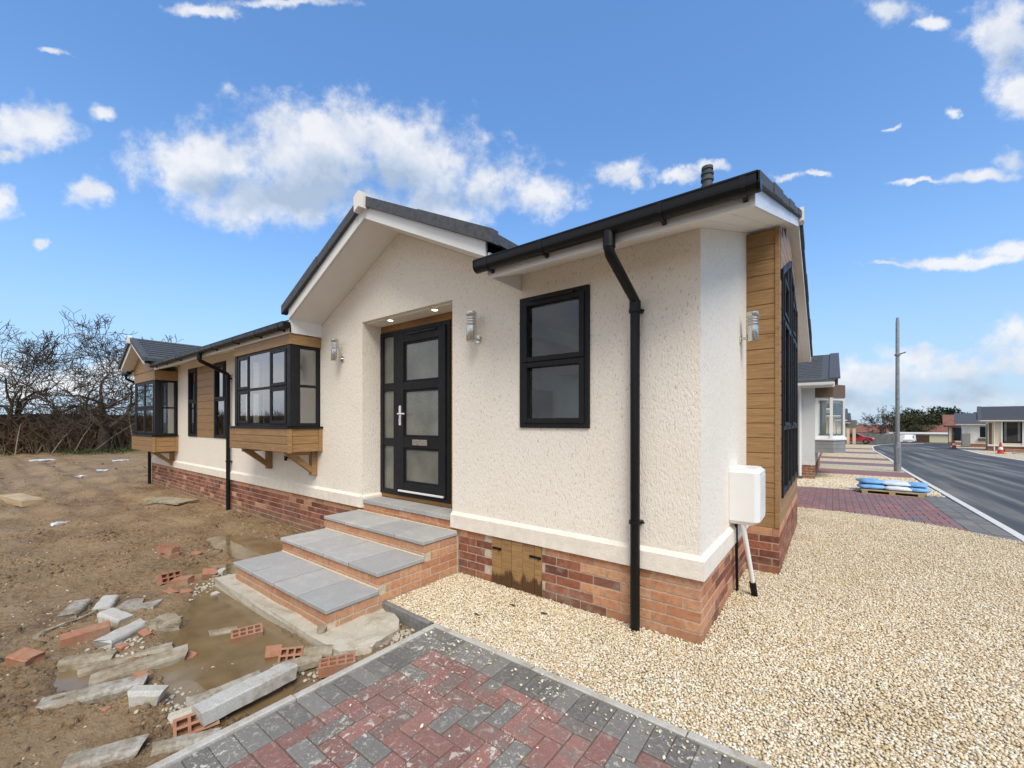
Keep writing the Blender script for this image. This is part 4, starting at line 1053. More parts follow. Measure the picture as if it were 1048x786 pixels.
# riser under the top slab, inside the recess
mb.box(RC0+.028, RC1-.002, .012, .30, .30, .499, 1)
u = RC0+.03
while u < RC1-.02: mb.box(u+.004, min(u+.225, RC1-.003)-.004, .004, .05, .438, .500, 0, .003); u += .225
mb.build('brickwork', [M['brick_orange'], M['mortar']], steps)
for i, (yf, zb, zt) in enumerate(tiers):
    back = tiers[i+1][0]-.004 if i < 2 else -.032; w = (SX1-SX0+.03)/4
    for k in range(4):
        a = SX0-.015+k*w; mb = MB(); e = rnd.uniform(-.0015, .0015)
        mb.cbox(a+.0045, a+w-.0045, yf-.018, back, zt-.036+e, zt+e, .005, .0015, rnd); mb.build('paving_slab', M['slab_grey'], steps)
for k in range(4):
    w = (RC1-RC0-.03)/4; a = RC0+.027+k*w; mb = MB(); mb.cbox(a+.0015, a+w-.0015, -.012, .262, .505, FL, .003, .001, rnd); mb.build('paving_slab', M['slab_grey'], steps)
for i, (yf, zb, zt) in enumerate(tiers):
    back = tiers[i+1][0]-.004 if i < 2 else -.032; w = (SX1-SX0+.03)/4
    for k in range(1, 4): mb = MB(); a = SX0-.015+k*w; mb.box(a-.0040, a+.0040, yf-.014, back-.002, zt-.034, zt-.0035); mb.build('slab_joint', M['joint_sand'], steps)
mb = MB()
for i in range(2):
    yb = tiers[i+1][0]; zt = tiers[i][2]
    mb.prism([(yb-.004, zt-.01), (yb-.012, zt+.003), (yb-.001, zt+.012)], SX0, SX1)
mb.prism([(-.034, .40), (-.044, .418), (-.031, .425)], SX0, SX1)
mb.build('mortar_joint', M['mortar'], steps)
# concrete footing slab
def rock(name, mat, pts, z0, z1, parent=None, jit=.008, sub=3, seed=1, label=None, cat=None, group=None):
    """slab of rough concrete from an outline, edges broken"""
    bm = bmesh.new(); vs = [bm.verts.new((x, y, z0)) for x, y in pts]; f = bm.faces.new(vs)
    r = bmesh.ops.extrude_face_region(bm, geom=[f]); up_ = [v for v in r['geom'] if isinstance(v, bmesh.types.BMVert)]
    for v in up_: v.co.z = z1
    bmesh.ops.recalc_face_normals(bm, faces=bm.faces)
    bmesh.ops.triangulate(bm, faces=bm.faces)
    bmesh.ops.subdivide_edges(bm, edges=bm.edges, cuts=sub, use_grid_fill=True)
    cx = sum(p[0] for p in pts)/len(pts); cy = sum(p[1] for p in pts)/len(pts)
    for v in bm.verts:
        p = v.co; q = Vector((noise.noise(p*9+Vector((seed, 0, 0))), noise.noise(p*9+Vector((0, seed, 5))), noise.noise(p*7+Vector((3, 3, seed)))))
        q2 = Vector((noise.noise(p*33+Vector((seed, 0, 0))), noise.noise(p*33+Vector((0, seed, 5))), noise.noise(p*30+Vector((3, 3, seed)))))
        v.co += q*jit*2+q2*jit*.8
        v.co -= Vector((cx, cy, z0))
    me = bpy.data.meshes.new(name); bm.to_mesh(me); bm.free(); me.materials.append(mat)
    o = bpy.data.objects.new(name, me); scene.collection.objects.link(o); o.location = (cx, cy, z0)
    return tag(o, label, cat, group)
rock('concrete_footing', M['concrete'], [(-4.12, -1.50), (-1.93, -1.47), (-1.80, -1.30), (-1.86, -1.02), (-2.05, -.90), (-2.30, -.88), (-4.10, -.95)], -.20, -.035, jit=.010, sub=5, seed=4,
     label='rough concrete footing slab spread under the brick steps', cat='footing')
mb = MB(); kerbrun(mb, (-2.285, -.895), (-1.67, -.915), .045, -.12, .018, L=.62); struct(mb.build('edging_strip', M['slate_edge']))
# ------------------------------------------------------------------ other homes
def far_home(name, label, side, cx, cy, L, Wd, wallm, roofm, eave, pitch=.31, plinth='brick_red', trimm='white_upvc', over=.45, group=None, windows=(), gwin=(), doorm=None):
    """a park home with its ridge along X. side 'E': gable end faces +X at cx, body runs to -X; 'W': gable end faces -X"""
    z = g(cy)-.02; sg = -1 if side == 'E' else 1; xa, xb = (cx-L, cx) if side == 'E' else (cx, cx+L)
    t = thing(name, label, 'house', ((xa+xb)/2, cy+Wd/2, z), group); ze = z+eave; ry = Wd/2
    S = lambda y: ze+pitch*(y if y <= ry else 2*ry-y)
    xe = cx; Fg = Fr(cx, cy, 'end' if side == 'E' else 'west'); Ff_ = Fr(0, cy, 'front')
    mb = MB(); wall(mb, Ff_, xa, xb, z+.4, lambda x: ze+.0, [(w[0], w[1], z+w[2], z+w[3]) for w in windows])
    wall(mb, Fg, 0, Wd, z+.4, lambda y: S(y), [(w[0], w[1], z+w[2], z+w[3]) for w in gwin], (ry,))
    mb.poly([(xa, cy+Wd, z), (xb, cy+Wd, z), (xb, cy+Wd, ze), (xa, cy+Wd, ze)])
    mb.build('wall', M[wallm], t, fix=False)
    mb = MB(); mb.box(xa+.01, xb-.01, cy+.01, cy+Wd-.01, z-.3, z+.40)
    if cy < 20:
        mb = MB(); bricks(mb, Ff_, xa if side == 'W' else cx-3, cx if side == 'E' else xb, z-.1, 7, nf=.0, pick=lambda u, c: 1); bricks(mb, Fg, .0035, Wd, z-.1, 7, nf=.0, pick=lambda u, c: 1)
        mb.build('plinth', [M['brick_orange'], M['brick_red'], M['mortar_grey']], t)
    else: mb.build('plinth', M['brick_red'], t)
    mb = MB(); ov = over; xo = cx-sg*.45; xi = xb+.3 if side == 'W' else xa-.3
    X0, X1 = min(xo, xi), max(xo, xi)
    for (ya, yb) in ((-ov, ry), (2*ry+ov, ry)):
        e = .001 if ya > 0 else 0
        mb.slab([(X0, cy+ya, S(ya)+.13+e), (X1, cy+ya, S(ya)+.13+e), (X1, cy+yb, S(yb)+.13+e), (X0, cy+yb, S(yb)+.13+e)], .09)
        if cy < 60:
            for k in range(1, 16):
                y = lerp(ya, yb, k/16); mb.slab([(X0+.02, cy+y-.015, S(y)+.215), (X1-.3, cy+y-.015, S(y)+.215), (X1-.3, cy+y+.015, S(y)+.222), (X0+.02, cy+y+.015, S(y)+.222)], .022)
        mb.slab([(xo-.12, cy+ya, S(ya)+.21), (xo+.12, cy+ya, S(ya)+.21), (xo+.12, cy+yb, S(yb)+.21), (xo-.12, cy+yb, S(yb)+.21)], .045)
    mb.build('roof', M[roofm], t)
    mb = MB()
    for (ya, yb) in ((-ov, ry), (2*ry+ov, ry)):
        mb.slab([(xo-sg*.0, cy+ya, S(ya)), (xo-sg*.0, cy+yb, S(yb)), (xo+sg*.03, cy+yb, S(yb)), (xo+sg*.03, cy+ya, S(ya))], .128)
    mb.build('barge_board', M[trimm], t)
    mb = MB(); mb.box(X0+.03, X1-.03, cy-ov-.02, cy-ov, S(-ov)-.01, S(-ov)+.125); mb.slab([(X0+.05, cy-ov, S(-ov)), (X1-.05, cy-ov, S(-ov)), (X1-.05, cy, S(0)), (X0+.05, cy, S(0))], .01)
    mb.slab([(min(xo, cx), cy-ov, S(-ov)+.002), (max(xo, cx), cy-ov, S(-ov)+.002), (max(xo, cx), cy+ry, S(ry)+.002), (min(xo, cx), cy+ry, S(ry)+.002)], .01)
    mb.slab([(min(xo, cx), cy+Wd+ov, S(-ov)+.002), (max(xo, cx), cy+Wd+ov, S(-ov)+.002), (max(xo, cx), cy+ry, S(ry)+.003), (min(xo, cx), cy+ry, S(ry)+.003)], .01)
    mb.build('fascia', M[trimm], t)
    mb = MB(); mb.prism([(cy-ov-.02, S(-ov)+.11), (cy-ov-.03, S(-ov)+.05), (cy-ov-.08, S(-ov)+.03), (cy-ov-.13, S(-ov)+.06), (cy-ov-.14, S(-ov)+.13), (cy-ov-.02, S(-ov)+.13)], X0+.02, X1-.02); mb.build('gutter', M[trimm], t)
    xp = cx+sg*.35; mb = MB(); mb.tube([(xp, cy-ov-.07, S(-ov)+.05), (xp, cy-.06, S(-ov)-.25), (xp, cy-.06, z+.05)], .04, 10); mb.build('downpipe', M[trimm], t, smooth='auto')
    for w in windows: window(t, Ff_, w[0], w[1], z+w[2], z+w[3], cols=w[5] if len(w) > 5 else (), trans=(), frm=.08, mat=w[4], glass='glass')
    for w in gwin: window(t, Fg, w[0], w[1], z+w[2], z+w[3], cols=(), trans=(), frm=.08, mat=w[4], glass='glass')
    mb = MB(); mb.box(xa+.3, xb-.3, cy+2.2, cy+2.25, z+.4, ze); mb.build('interior_wall', M['interior_dark'], t)
    return t, z
GN = 'park homes in a row beside the road'
nb, z = far_home('park_home', 'pale grey park home behind the cream one with white trim and bay window', 'E', .30, 11.8, 12, 6.4, 'grey_wall', 'tile_grey', 2.76, group=GN)
fp = [(.302, 11.9), (.72, 11.9), (1.0, 12.5), (1.0, 14.6), (.302, 14.6)]
def inset(fp, d): return [(x-(d if x > .31 else 0), y+(d if y < 12 else (-d if y > 14 else 0))) for x, y in fp]
mb = MB()
for k in range(3): mb.prism(inset(fp, 0), z+.78+k*.12, z+.78+k*.12+.113, 0, 'Z')
mb.prism(inset(fp, .01), z+.78, z+1.14, 0, 'Z'); mb.build('bay_skirt', M['grey_clad'], nb)
mb = MB(); mb.prism(inset(fp, -.03), z+1.142, z+1.19, 0, 'Z'); mb.build('sill', M['white_upvc'], nb)
mb = MB(); mb.prism(inset(fp, .005), z+2.36, z+2.72, 0, 'Z'); mb.build('bay_head', M['interior_dark'], nb)
mb = MB()
q = inset(fp, .03); 
for (x, y) in q[1:4]: mb.box(x-.05, x+.02, y-.02, y+.05, z+1.19, z+2.36)
mb.box(.302, .38, 11.92, 11.99, z+1.19, z+2.36)
for (z0, z1) in ((1.191, 1.27), (2.28, 2.359)): mb.prism(inset(fp, .04), z+z0, z+z1, 0, 'Z')
w = mb.build('window', M['white_upvc'], nb)
mb = MB()
for a, b_ in zip(q[:4], q[1:4]): mb.poly([(a[0]-.01, a[1]+.02, z+1.25), (b_[0]-.01, b_[1]+.02, z+1.25), (b_[0]-.01, b_[1]+.02, z+2.3), (a[0]-.01, a[1]+.02, z+2.3)])
mb.build('pane', M['glass'], w, fix=False)
mb = MB()
for k in range(5): mb.tube([(.42+.03*k, 12.1, z+1.25), (.42+.03*k, 12.1, z+2.3)], .018, 6)
mb.build('curtain', M['blind'], nb)
mb = MB(); mb.box(-.18, .02, 11.55, 11.72, z-.0, z+.10, 0, .01); mb.build('gully', M['old_wood'], nb)
far_home('park_home', 'second park home along the road, mostly hidden by the pale grey one', 'E', .2, 26, 12, 6.4, 'grey_wall', 'tile_grey', 2.7, group=GN)
far_home('park_home', 'third park home along the road with a cream wall and white eaves', 'E', .85, 39, 12, 6.2, 'cream_wall', 'tile_grey', 2.75, group=GN, gwin=((1.5, 4.5, .8, 2.4, 'white_upvc'),))
far_home('park_home', 'fourth park home along the road, its grey gable end just showing', 'E', 1.45, 53, 12, 6.2, 'cream_wall', 'tile_grey', 2.75, group=GN, gwin=((1.5, 4.5, .8, 2.4, 'white_upvc'),))
nb5, z = far_home('park_home', 'farthest cream park home of the left row with flat dark porch near red car', 'E', 2.0, 64, 12, 6.2, 'cream_wall', 'tile_grey', 2.7, group=GN)
mb = MB(); mb.box(2.0, 3.1, 64.4, 66.6, z+2.1, z+3.0, 0, .03); mb.build('porch_roof', M['slate_edge'], nb5)
mb = MB(); [mb.box(x, x+.3, 64.5, 64.8, z, z+2.098) for x in (2.1, 2.7)]; mb.build('porch_post', M['cream_wall'], nb5)
GR2 = 'park homes across the road'
C_, z = far_home('park_home', 'cream park home across the road with large dark window, nearest there', 'W', 11.2, 47.9, 13, 6.2, 'cream_wall', 'tile_grey', 2.55, group=GR2,
    windows=((11.25, 11.42, .5, 2.3, 'interior_dark'), (12.0, 13.0, .7, 2.42, 'anthracite'), (14.2, 15.6, .7, 2.42, 'anthracite')), gwin=((1.0, 2.6, .5, 2.2, 'anthracite'),))
mb = MB(); mb.box(11.9, 11.995, 47.83, 47.897, z+.55, z+2.45); mb.box(13.005, 13.1, 47.83, 47.897, z+.55, z+2.45); mb.box(11.2, 18, 47.78, 47.896, z+.42, z+.55); mb.build('window_surround', M['white_upvc'], C_)
mb = MB(); [mb.tube([(x, 48.2, z+.85), (x, 48.2, z+2.4)], .05, 6) for x in (12.1, 12.17, 12.84, 12.9, 14.4, 15.4)]; mb.build('curtain', M['blind'], C_)
for i, (x, n) in enumerate(((11.3, 3), (12.4, 5), (13.6, 5), (14.8, 4))):
    mb = MB()
    for k in range(n): mb.box(x+rnd.uniform(-.03, .03), x+1.0+rnd.uniform(-.03, .03), 45.9, 46.4, z+k*.1, z+k*.1+.092, 0, .01)
    bs = mb.build('brick_stack', M['brick_loose'], origin=(x+.5, 46.15, z))
    tag(bs, ['leftmost orange brick stack in front of the cream home across the road', 'orange brick stack below the large window, second from the left', 'orange brick stack in front of the large window, third from the left', 'rightmost orange brick stack in front of the cream home'][i], 'bricks', 'brick stacks in front of the far home')
B_, z = far_home('park_home', 'white park home across the road with a small white window', 'W', 12.1, 62.4, 12, 6.2, 'white_wall', 'tile_grey', 2.5, group=GR2,
    windows=((13.3, 13.95, 1.0, 2.3, 'white_upvc'),), gwin=((1.2, 2.6, .45, 2.0, 'anthracite'),))
mb = MB(); mb.box(13.25, 14.0, 62.2, 62.397, z+.7, z+.98, 0, .02); mb.build('window_box', M['interior_dark'], B_)
mb = MB(); mb.box(12.12, 12.7, 62.05, 62.39, z+.1, z+1.5, 0, .03); mb.build('utility_box', M['grey_clad'], B_)
A_, z = far_home('park_home', 'brown and cream park home across the road with a red tiled roof', 'W', 13.2, 75.7, 10, 6, 'cream_wall', 'red_tile', 2.6, .42, trimm='interior_dark', group=GR2,
    windows=((13.5, 14.6, .6, 2.3, 'anthracite'),), gwin=((1.2, 4.6, .5, 2.4, 'anthracite'),))
# turn the homes across the road with the bend
def turn(t, cx, cy, nx_, ny_, deg):
    a = R(deg); rx, ry_ = t.location.x-cx, t.location.y-cy
    t.location = (nx_+rx*math.cos(a)-ry_*math.sin(a), ny_+rx*math.sin(a)+ry_*math.cos(a), t.location.z); t.rotation_euler.z = a
turn(C_, 11.2, 47.9, 10.86, 48.23, -10); turn(B_, 12.1, 62.4, 11.75, 62.13, -9); turn(A_, 13.2, 75.7, 13.05, 76.98, -8)
# garage, stone wall, terracotta bungalow
z = g(130)-.3; gar = thing('garage', 'low flat roofed garage with a brown door at the end of the road', 'garage', (19, 138, z))
mb = MB(); mb.box(12, 23, 135, 141, z, z+2.0); mb.build('wall', M['garden_cream'], gar)
mb = MB(); mb.box(9.5, 15.8, 134.7, 134.99, z, z+2.0); mb.build('white_wall', M['white_paint'], gar)
mb = MB(); mb.box(16.4, 18.8, 134.9, 134.995, z, z+1.75); mb.build('door', M['brown_door'], gar)
mb = MB(); mb.box(11.8, 23.2, 134.6, 141.2, z+2.0, z+2.35, 0, .04); mb.build('roof', M['white_paint'], gar)
mb = MB()
pts_ = [(-4, 76), (2.0, 77), (4.5, 80), (7, 90), (10.5, 104), (11.5, 125)]
for a, b_ in zip(pts_, pts_[1:]):
    za, zb = g(a[1])-.2, g(b_[1])-.2; d = Vector((b_[0]-a[0], b_[1]-a[1])).normalized(); n_ = Vector((-d.y, d.x))*.35
    mb.slab([(a[0], a[1], za), (b_[0], b_[1], zb), (b_[0]+n_.x, b_[1]+n_.y, zb), (a[0]+n_.x, a[1]+n_.y, za)], 1.7)
o = mb.build('stone_wall', M['stone_wall'], origin=(4, 85, g(85))); tag(o, 'low dark stone boundary wall curving round the bend of the road', 'wall')
z = g(150); bg_ = thing('bungalow', 'long low bungalow with a terracotta roof behind the stone wall', 'house', (14, 150, z))
mb = MB(); mb.box(-2, 24, 148, 156, z, z+2.4); mb.build('wall', M['garden_cream'], bg_)
mb = MB(); mb.prism([(147.5, z+2.3), (152, z+4.4), (156.5, z+2.3)], -2.5, 24.5); mb.build('roof', M['red_tile'], bg_)
# ------------------------------------------------------------------ vehicles
def vehicle(name, label, cat, loc, rz, L, prof, wroof, mat, zw=.31, W_=1.7, win=()):
    t = thing(name, label, cat, loc); t.rotation_euler.z = rz; t['_o'] = (0, 0, 0)
    mb = MB(); n = len(prof)
    ins = lambda p: (W_/2 if p[1] < .95 else W_/2-.16)
    v = [(p[0], -ins(p), p[1]) for p in prof]+[(p[0], ins(p), p[1]) for p in prof]
    mb.hull(v, [tuple(range(n)), tuple(range(2*n-1, n-1, -1))]+[(i, i+n, (i+1) % n+n, (i+1) % n) for i in range(n)])
    mb.build('body', M[mat], t)
    for side in (-1, 1):
        mb = MB()
        for w in win: mb.slab([(x, side*(W_/2+.012-(.18*(z_-.95)/.45 if z_ > .95 else 0)), z_) for x, z_ in w], .004) if False else mb.poly([(x, side*(W_/2+.004-.16*max(0, min(1, (z_-.9)/.45))), z_) for x, z_ in w])
        mb.build('window', M['dark_glass'], t, fix=False)
        for x in (-L*.31, L*.31):
            wm_ = MB(); wm_.tube([(x, side*(W_/2-.2), zw), (x, side*(W_/2+.01), zw)], zw, 20); wh = wm_.build('wheel', M['tyre'], t)
            hm = MB(); hm.tube([(x, side*(W_/2+.008), zw), (x, side*(W_/2+.022), zw)], zw*.6, 16); hm.build('hub_cap', M['steel'], wh)
    for y in (-.6, .6):
        hm = MB(); hm.box(L/2-.12, L/2+.02, y-.16, y+.16, .62, .76, 0, .02); hm.build('headlight', M['lens'], t)
    return t
cp = [(-1.95, .3), (1.95, .3), (1.98, .62), (1.85, .82), (1.0, .96), (.35, 1.38), (-.9, 1.43), (-1.55, 1.12), (-1.95, 1.0), (-2.0, .6)]
vehicle('car', 'red hatchback car parked past the farthest home of the left row', 'car', (3.1, 71, g(71)), R(-8), 4, cp, 0, 'red_paint', win=([(.85, .98), (.3, 1.32), (-.2, 1.34), (-.2, .98)], [(-.28, .98), (-.28, 1.34), (-.85, 1.36), (-1.35, 1.08), (-1.3, .98)]))
vp = [(-2.1, .35), (2.1, .35), (2.15, .75), (1.95, 1.0), (1.45, 1.15), (.9, 1.75), (.6, 1.85), (-2.05, 1.85), (-2.12, 1.0)]
vehicle('van', 'small white van parked beside the white garage wall', 'van', (15.0, 131, g(131)-.2), R(255), 4.2, vp, 0, 'white_paint', win=([(1.35, 1.15), (.85, 1.66), (.35, 1.66), (.35, 1.15)],))
# ------------------------------------------------------------------ street furniture
px, py = 2.52, 17.0; z = g(py)
lp = thing('street_lamp_column', 'tall bare grey metal column standing at the kerb of the new road', 'pole', (px, py, z))
mb = MB(); mb.lathe([(.10, z-.02), (.10, z+.98), (.085, z+1.02)], px, py, 20); mb.build('base_section', M['galv'], lp, smooth='auto')
mb = MB(); mb.lathe([(.062, z+1.02), (.050, z+5.3), (.042, z+5.32), (.038, z+5.42)], px, py, 20); sh = mb.build('shaft', M['galv'], lp, smooth='auto')
mb = MB(); mb.tube([(px, py, z+4.12), (px+.20, py-.12, z+4.17)], .022, 8); mb.lathe([(.082, z+4.08), (.082, z+4.14)], px, py, 18); mb.build('bracket', M['galv'], sh)
mb = MB(); mb.box(px-.045, px+.045, py-.108, py-.09, z+.3, z+.85, 0, .006); mb.build('access_door', M['galv'], lp)
def cone(x, y, label):
    z = g(y)+.01; t = thing('traffic_cone', label, 'cone', (x, y, z), 'traffic cones along the road')
    mb = MB(); mb.box(x-.22, x+.22, y-.22, y+.22, z, z+.04, 0, .01); mb.build('base', M['cone_red'], t)
    mb = MB(); mb.lathe([(.17, z+.04), (.035, z+.78), (.02, z+.785)], x, y, 20); mb.build('body', M['cone_red'], t, smooth='auto')
    mb = MB(); r = lambda h: .17-.135*(h-.04)/.74+.003
    mb.lathe([(r(.30), z+.30), (r(.48), z+.48)], x, y, 20); mb.build('band', M['white_paint'], t, smooth='auto'); return t
cone(10.03, 41.0, 'red traffic cone standing before the cream home across the road')
c2 = cone(9.7, 53.1, 'traffic cone with white band farther up the road, before the white home')
bt = thing('barrier', 'grey metal barrier lying folded on the ground right of the red cone', 'barrier', (11.2, 41.5, g(41.5)))
mb = MB(); z = g(41.5)+.02
for a, b_ in (((10.6, 41), (12.4, 42)), ((10.8, 41.6), (12.3, 40.9)), ((10.6, 41), (10.8, 41.6)), ((12.4, 42), (12.3, 40.9)), ((11.2, 41.3), (11.4, 41.5))): mb.tube([(*a, z+.05), (*b_, z+.25)], .03, 8)
mb.build('frame', M['galv'], bt)
# pallet and bags
z = g(9.6)+.006; pl = thing('pallet', 'low wooden pallet on the block paved driveway', 'pallet', (1.72, 9.55, z))
A0 = Vector((1.22, 9.14)); ux = Vector((.985, -.03)).normalized(); uy = Vector((-ux.y, ux.x))
def pq(a, b_): p = A0+ux*a+uy*b_; return (p.x, p.y)
for k in range(5):
    mb = MB(); b0 = k*.2125; P = [pq(-.02, b0), pq(1.02, b0), pq(1.02, b0+.12), pq(-.02, b0+.12)]
    mb.slab([(x, y, z+.074) for x, y in P], .018); mb.build('deck_board', M['pallet_wood'], pl)
for k in range(3):
    for j in range(3):
        mb = MB(); a, b_ = k*.45, j*.45; P = [pq(a, b_), pq(a+.1, b_), pq(a+.1, b_+.1), pq(a, b_+.1)]; mb.slab([(x, y, z+.018) for x, y in P], .055); mb.build('block', M['pallet_wood'], pl)
    mb = MB(); b_ = k*.45; P = [pq(0, b_), pq(1, b_), pq(1, b_+.1), pq(0, b_+.1)]; mb.slab([(x, y, z) for x, y in P], .0175); mb.build('bottom_board', M['pallet_wood'], pl)
def bag(a, b_, zz, l, w, h, rz, mat, label, seed):
    bm = bmesh.new(); bmesh.ops.create_cube(bm, size=2); bmesh.ops.subdivide_edges(bm, edges=bm.edges, cuts=5, use_grid_fill=True)
    for v in bm.verts:
        x, y, q = v.co; e = (1-abs(x)**4)*(1-abs(y)**4)
        zz_ = q*(.28+.72*e**.5); k = Vector((x*2+seed, y*2, q)); zz_ += .22*noise.noise(k*1.3)*(.3+e)
        sx_ = 1-.08*abs(y)**3; v.co = Vector((x*l/2*sx_+.012*noise.noise(k*3), y*w/2*(1-.08*abs(x)**3), (zz_+.9)*h*.42))
    me = bpy.data.meshes.new('bag'); bm.to_mesh(me); bm.free(); me.materials.append(M[mat]); me.polygons.foreach_set('use_smooth', [True]*len(me.polygons))
    o = bpy.data.objects.new('building_bag', me); scene.collection.objects.link(o); p = pq(a, b_); o.location = (p[0], p[1], zz); o.rotation_euler.z = rz
    tag(o, label, 'bag', 'plastic bags piled on the pallet'); return o
zt = z+.093
bag(.18, .28, zt, .52, .38, .12, .1, 'bag_blue', 'blue plastic bag at the left front corner of the pallet, bottom layer', 1)
bag(.60, .26, zt, .46, .36, .12, .0, 'bag_white', 'white plastic bag at the middle of the pallet front, bottom layer', 2)
bag(.92, .30, zt, .40, .40, .11, -.1, 'bag_blue', 'pale blue bag at the right front of the pallet, bottom layer', 3)
bag(.2, .75, zt, .5, .40, .12, .05, 'bag_blue', 'blue bag at the back left of the pallet, bottom layer', 4)
bag(.8, .76, zt, .6, .40, .12, .0, 'bag_white', 'whitish bag at the back right of the pallet, bottom layer', 5)
bag(.16, .5, zt+.096, .46, .6, .12, .2, 'bag_blue', 'bright blue bag lying on top at the left end of the pallet', 6)
bag(.58, .48, zt+.092, .5, .6, .11, -.05, 'bag_white', 'white and blue bag on top in the middle of the pallet', 7)
bag(.92, .5, zt+.088, .36, .6, .10, -.15, 'bag_blue', 'blue bag on top at the right end of the pallet', 8)
# ------------------------------------------------------------------ trees
def limb(mb, p, d, L, r, depth, rn, spread=.62, gravity=0.0, minr=.006, wob=.22, seg=5, kids=(2, 3)):
    pts = [p.copy()]; rs = [r]; dd = d.copy(); n = 4 if depth > 2 else 3
    for k in range(n):
        dd = (dd+Vector((rn.gauss(0, wob), rn.gauss(0, wob), rn.gauss(0, wob)+gravity))).normalized(); pts.append(pts[-1]+dd*L/n); rs.append(max(minr, r*(1-.38*(k+1)/n)))
    mb.tube(pts, rs, max(3, min(8, seg)), cap=False)
    if depth <= 0: return
    for k in range(rn.choice(kids)):
        a = Vector((rn.gauss(0, 1), rn.gauss(0, 1), rn.gauss(0, 1))); a = (a-a.dot(dd)*dd).normalized()
        nd = (dd+a*rn.uniform(.5, 1.2)*spread*1.35).normalized()
        limb(mb, pts[-1] if k == 0 or depth < 2 else pts[rn.randint(2, n)], nd, L*rn.uniform(.66, .9), rs[-1]*rn.uniform(.62, .82), depth-1, rn, spread, gravity, minr, wob, seg-1, kids)
def bare_tree(label, loc, H, lean, seed, depth=7, trunk_r=.22, minr=.009, limbs=4, group=None, cat='tree', up_=.35, Lf=.27):
    rn = random.Random(seed); x, y, z = loc; t = thing('bare_tree', label, cat, loc, group)
    top = Vector((x+lean[0]*.2, y+lean[1]*.2, z+H*.2)); mb = MB()
    mb.tube([(x, y, z-.2), (x+lean[0]*.1, y+lean[1]*.1, z+H*.1), tuple(top)], [trunk_r*1.2, trunk_r, trunk_r*.85], 10); mb.build('trunk', M['bark'], t, smooth='auto')
    mb = MB()
    for k in range(limbs):
        a = 2*math.pi*k/limbs+rn.uniform(-.4, .4); d = Vector((math.cos(a)*.8+lean[0]*.3, math.sin(a)*.8+lean[1]*.3, rn.uniform(.45, 1.0)+up_)).normalized()
        limb(mb, top-Vector((0, 0, rn.uniform(0, H*.07))), d, H*Lf, trunk_r*rn.uniform(.45, .65), depth, rn, minr=minr, gravity=.03)
    mb.build('crown', M['bark'], t); print('tree', len(mb.f)); return t
GT = 'bare trees along the hedge'
bare_tree('bare spreading tree rising from the hedge just left of the house', (-32.0, 1.75, -.15), 6.9, (.4, .3), 11, depth=7, trunk_r=.27, group=GT, minr=.012, Lf=.27)
bare_tree('bare wind bent tree at the far left of the hedge', (-33.6, -1.2, -.15), 6.5, (-.3, -1.2), 23, depth=7, trunk_r=.24, group=GT, minr=.012, Lf=.27)
bare_tree('thin many stemmed bare tree between the two larger bare trees', (-33.2, .6, -.15), 6.4, (0, .1), 37, depth=6, trunk_r=.15, group=GT, minr=.010, up_=.9)
# hedge of brambles and dead stems
rn = random.Random(5); mb = MB()
for k in range(15000):
    u = rn.uniform(-14, 16); v = rn.gauss(0, .8); x = -34.2+v*1.1; y = u; hh = rn.uniform(.5, 2.35)*(1+.12*math.sin(u*1.3))
    a = rn.uniform(0, 6.28); rr = rn.uniform(.3, 1.3); p0 = Vector((x, y, -.15+rn.uniform(0, .9))); p2 = p0+Vector((math.cos(a)*rr, math.sin(a)*rr, 0)); p2.z = min(-.15+hh, 2.45)+rn.uniform(-.2, .2)
    p1 = (p0+p2)/2+Vector((rn.uniform(-.25, .25), rn.uniform(-.25, .25), rn.uniform(0, .5))); mb.tube([p0, p1, p2], [.016, .013, .008], 3, cap=False)
hd = mb.build('hedge', M['twig'], origin=(-34, 0, -.15)); tag(hd, 'long tangled brown winter hedge at the far edge of the muddy ground', 'hedge')
mb = MB()
for k in range(900):
    u = rn.uniform(-14, 16); a = rn.uniform(0, 6.28); x = -32.2+rn.gauss(0, .5); h = rn.uniform(.3, 1.6)
    p0 = Vector((x, u, -.12)); p1 = p0+Vector((math.cos(a)*.25, math.sin(a)*.25, h*.7)); p2 = p1+Vector((math.cos(a)*.4, math.sin(a)*.4, h*.2)); mb.tube([p0, p1, p2], [.014, .011, .006], 3, cap=False)
tag(mb.build('dead_stems', M['dead_stem'], origin=(-32, 0, -.1)), None, None, kind='stuff')
mb = MB(); mb.box(-36.2, -35.6, -60, 60, -.2, 1.5)
bank = rock('earth_bank', M['twig'], [(-37.5, -60), (-35.0, -60), (-34.9, -20), (-35.2, 0), (-34.9, 20), (-35, 60), (-37.5, 60)], -.3, 1.75, jit=.35, sub=6, seed=3); struct(bank); bank['label'] = ''
del bank['label']
mb = MB()
for k in range(5200):
    y = rn.uniform(-7, 8); x = -31.2+rn.gauss(0, .7)+.5*math.sin(y); h = rn.uniform(.06, .26); a = rn.uniform(0, 6.28); w = .02
    if noise.noise(Vector((x*.5, y*.5, 2))) < -.15: continue
    p = Vector((x, y, ground_z(x, y)-.01)); d = Vector((math.cos(a), math.sin(a), 0)); mb.poly([p-d*w, p+d*w, p+Vector((-d.y*h*.5, d.x*h*.5, h))])
tag(mb.build('grass', M['grass'], fix=False), None, None, kind='stuff')
GP = 'pale dead sticks leaning in the hedge'
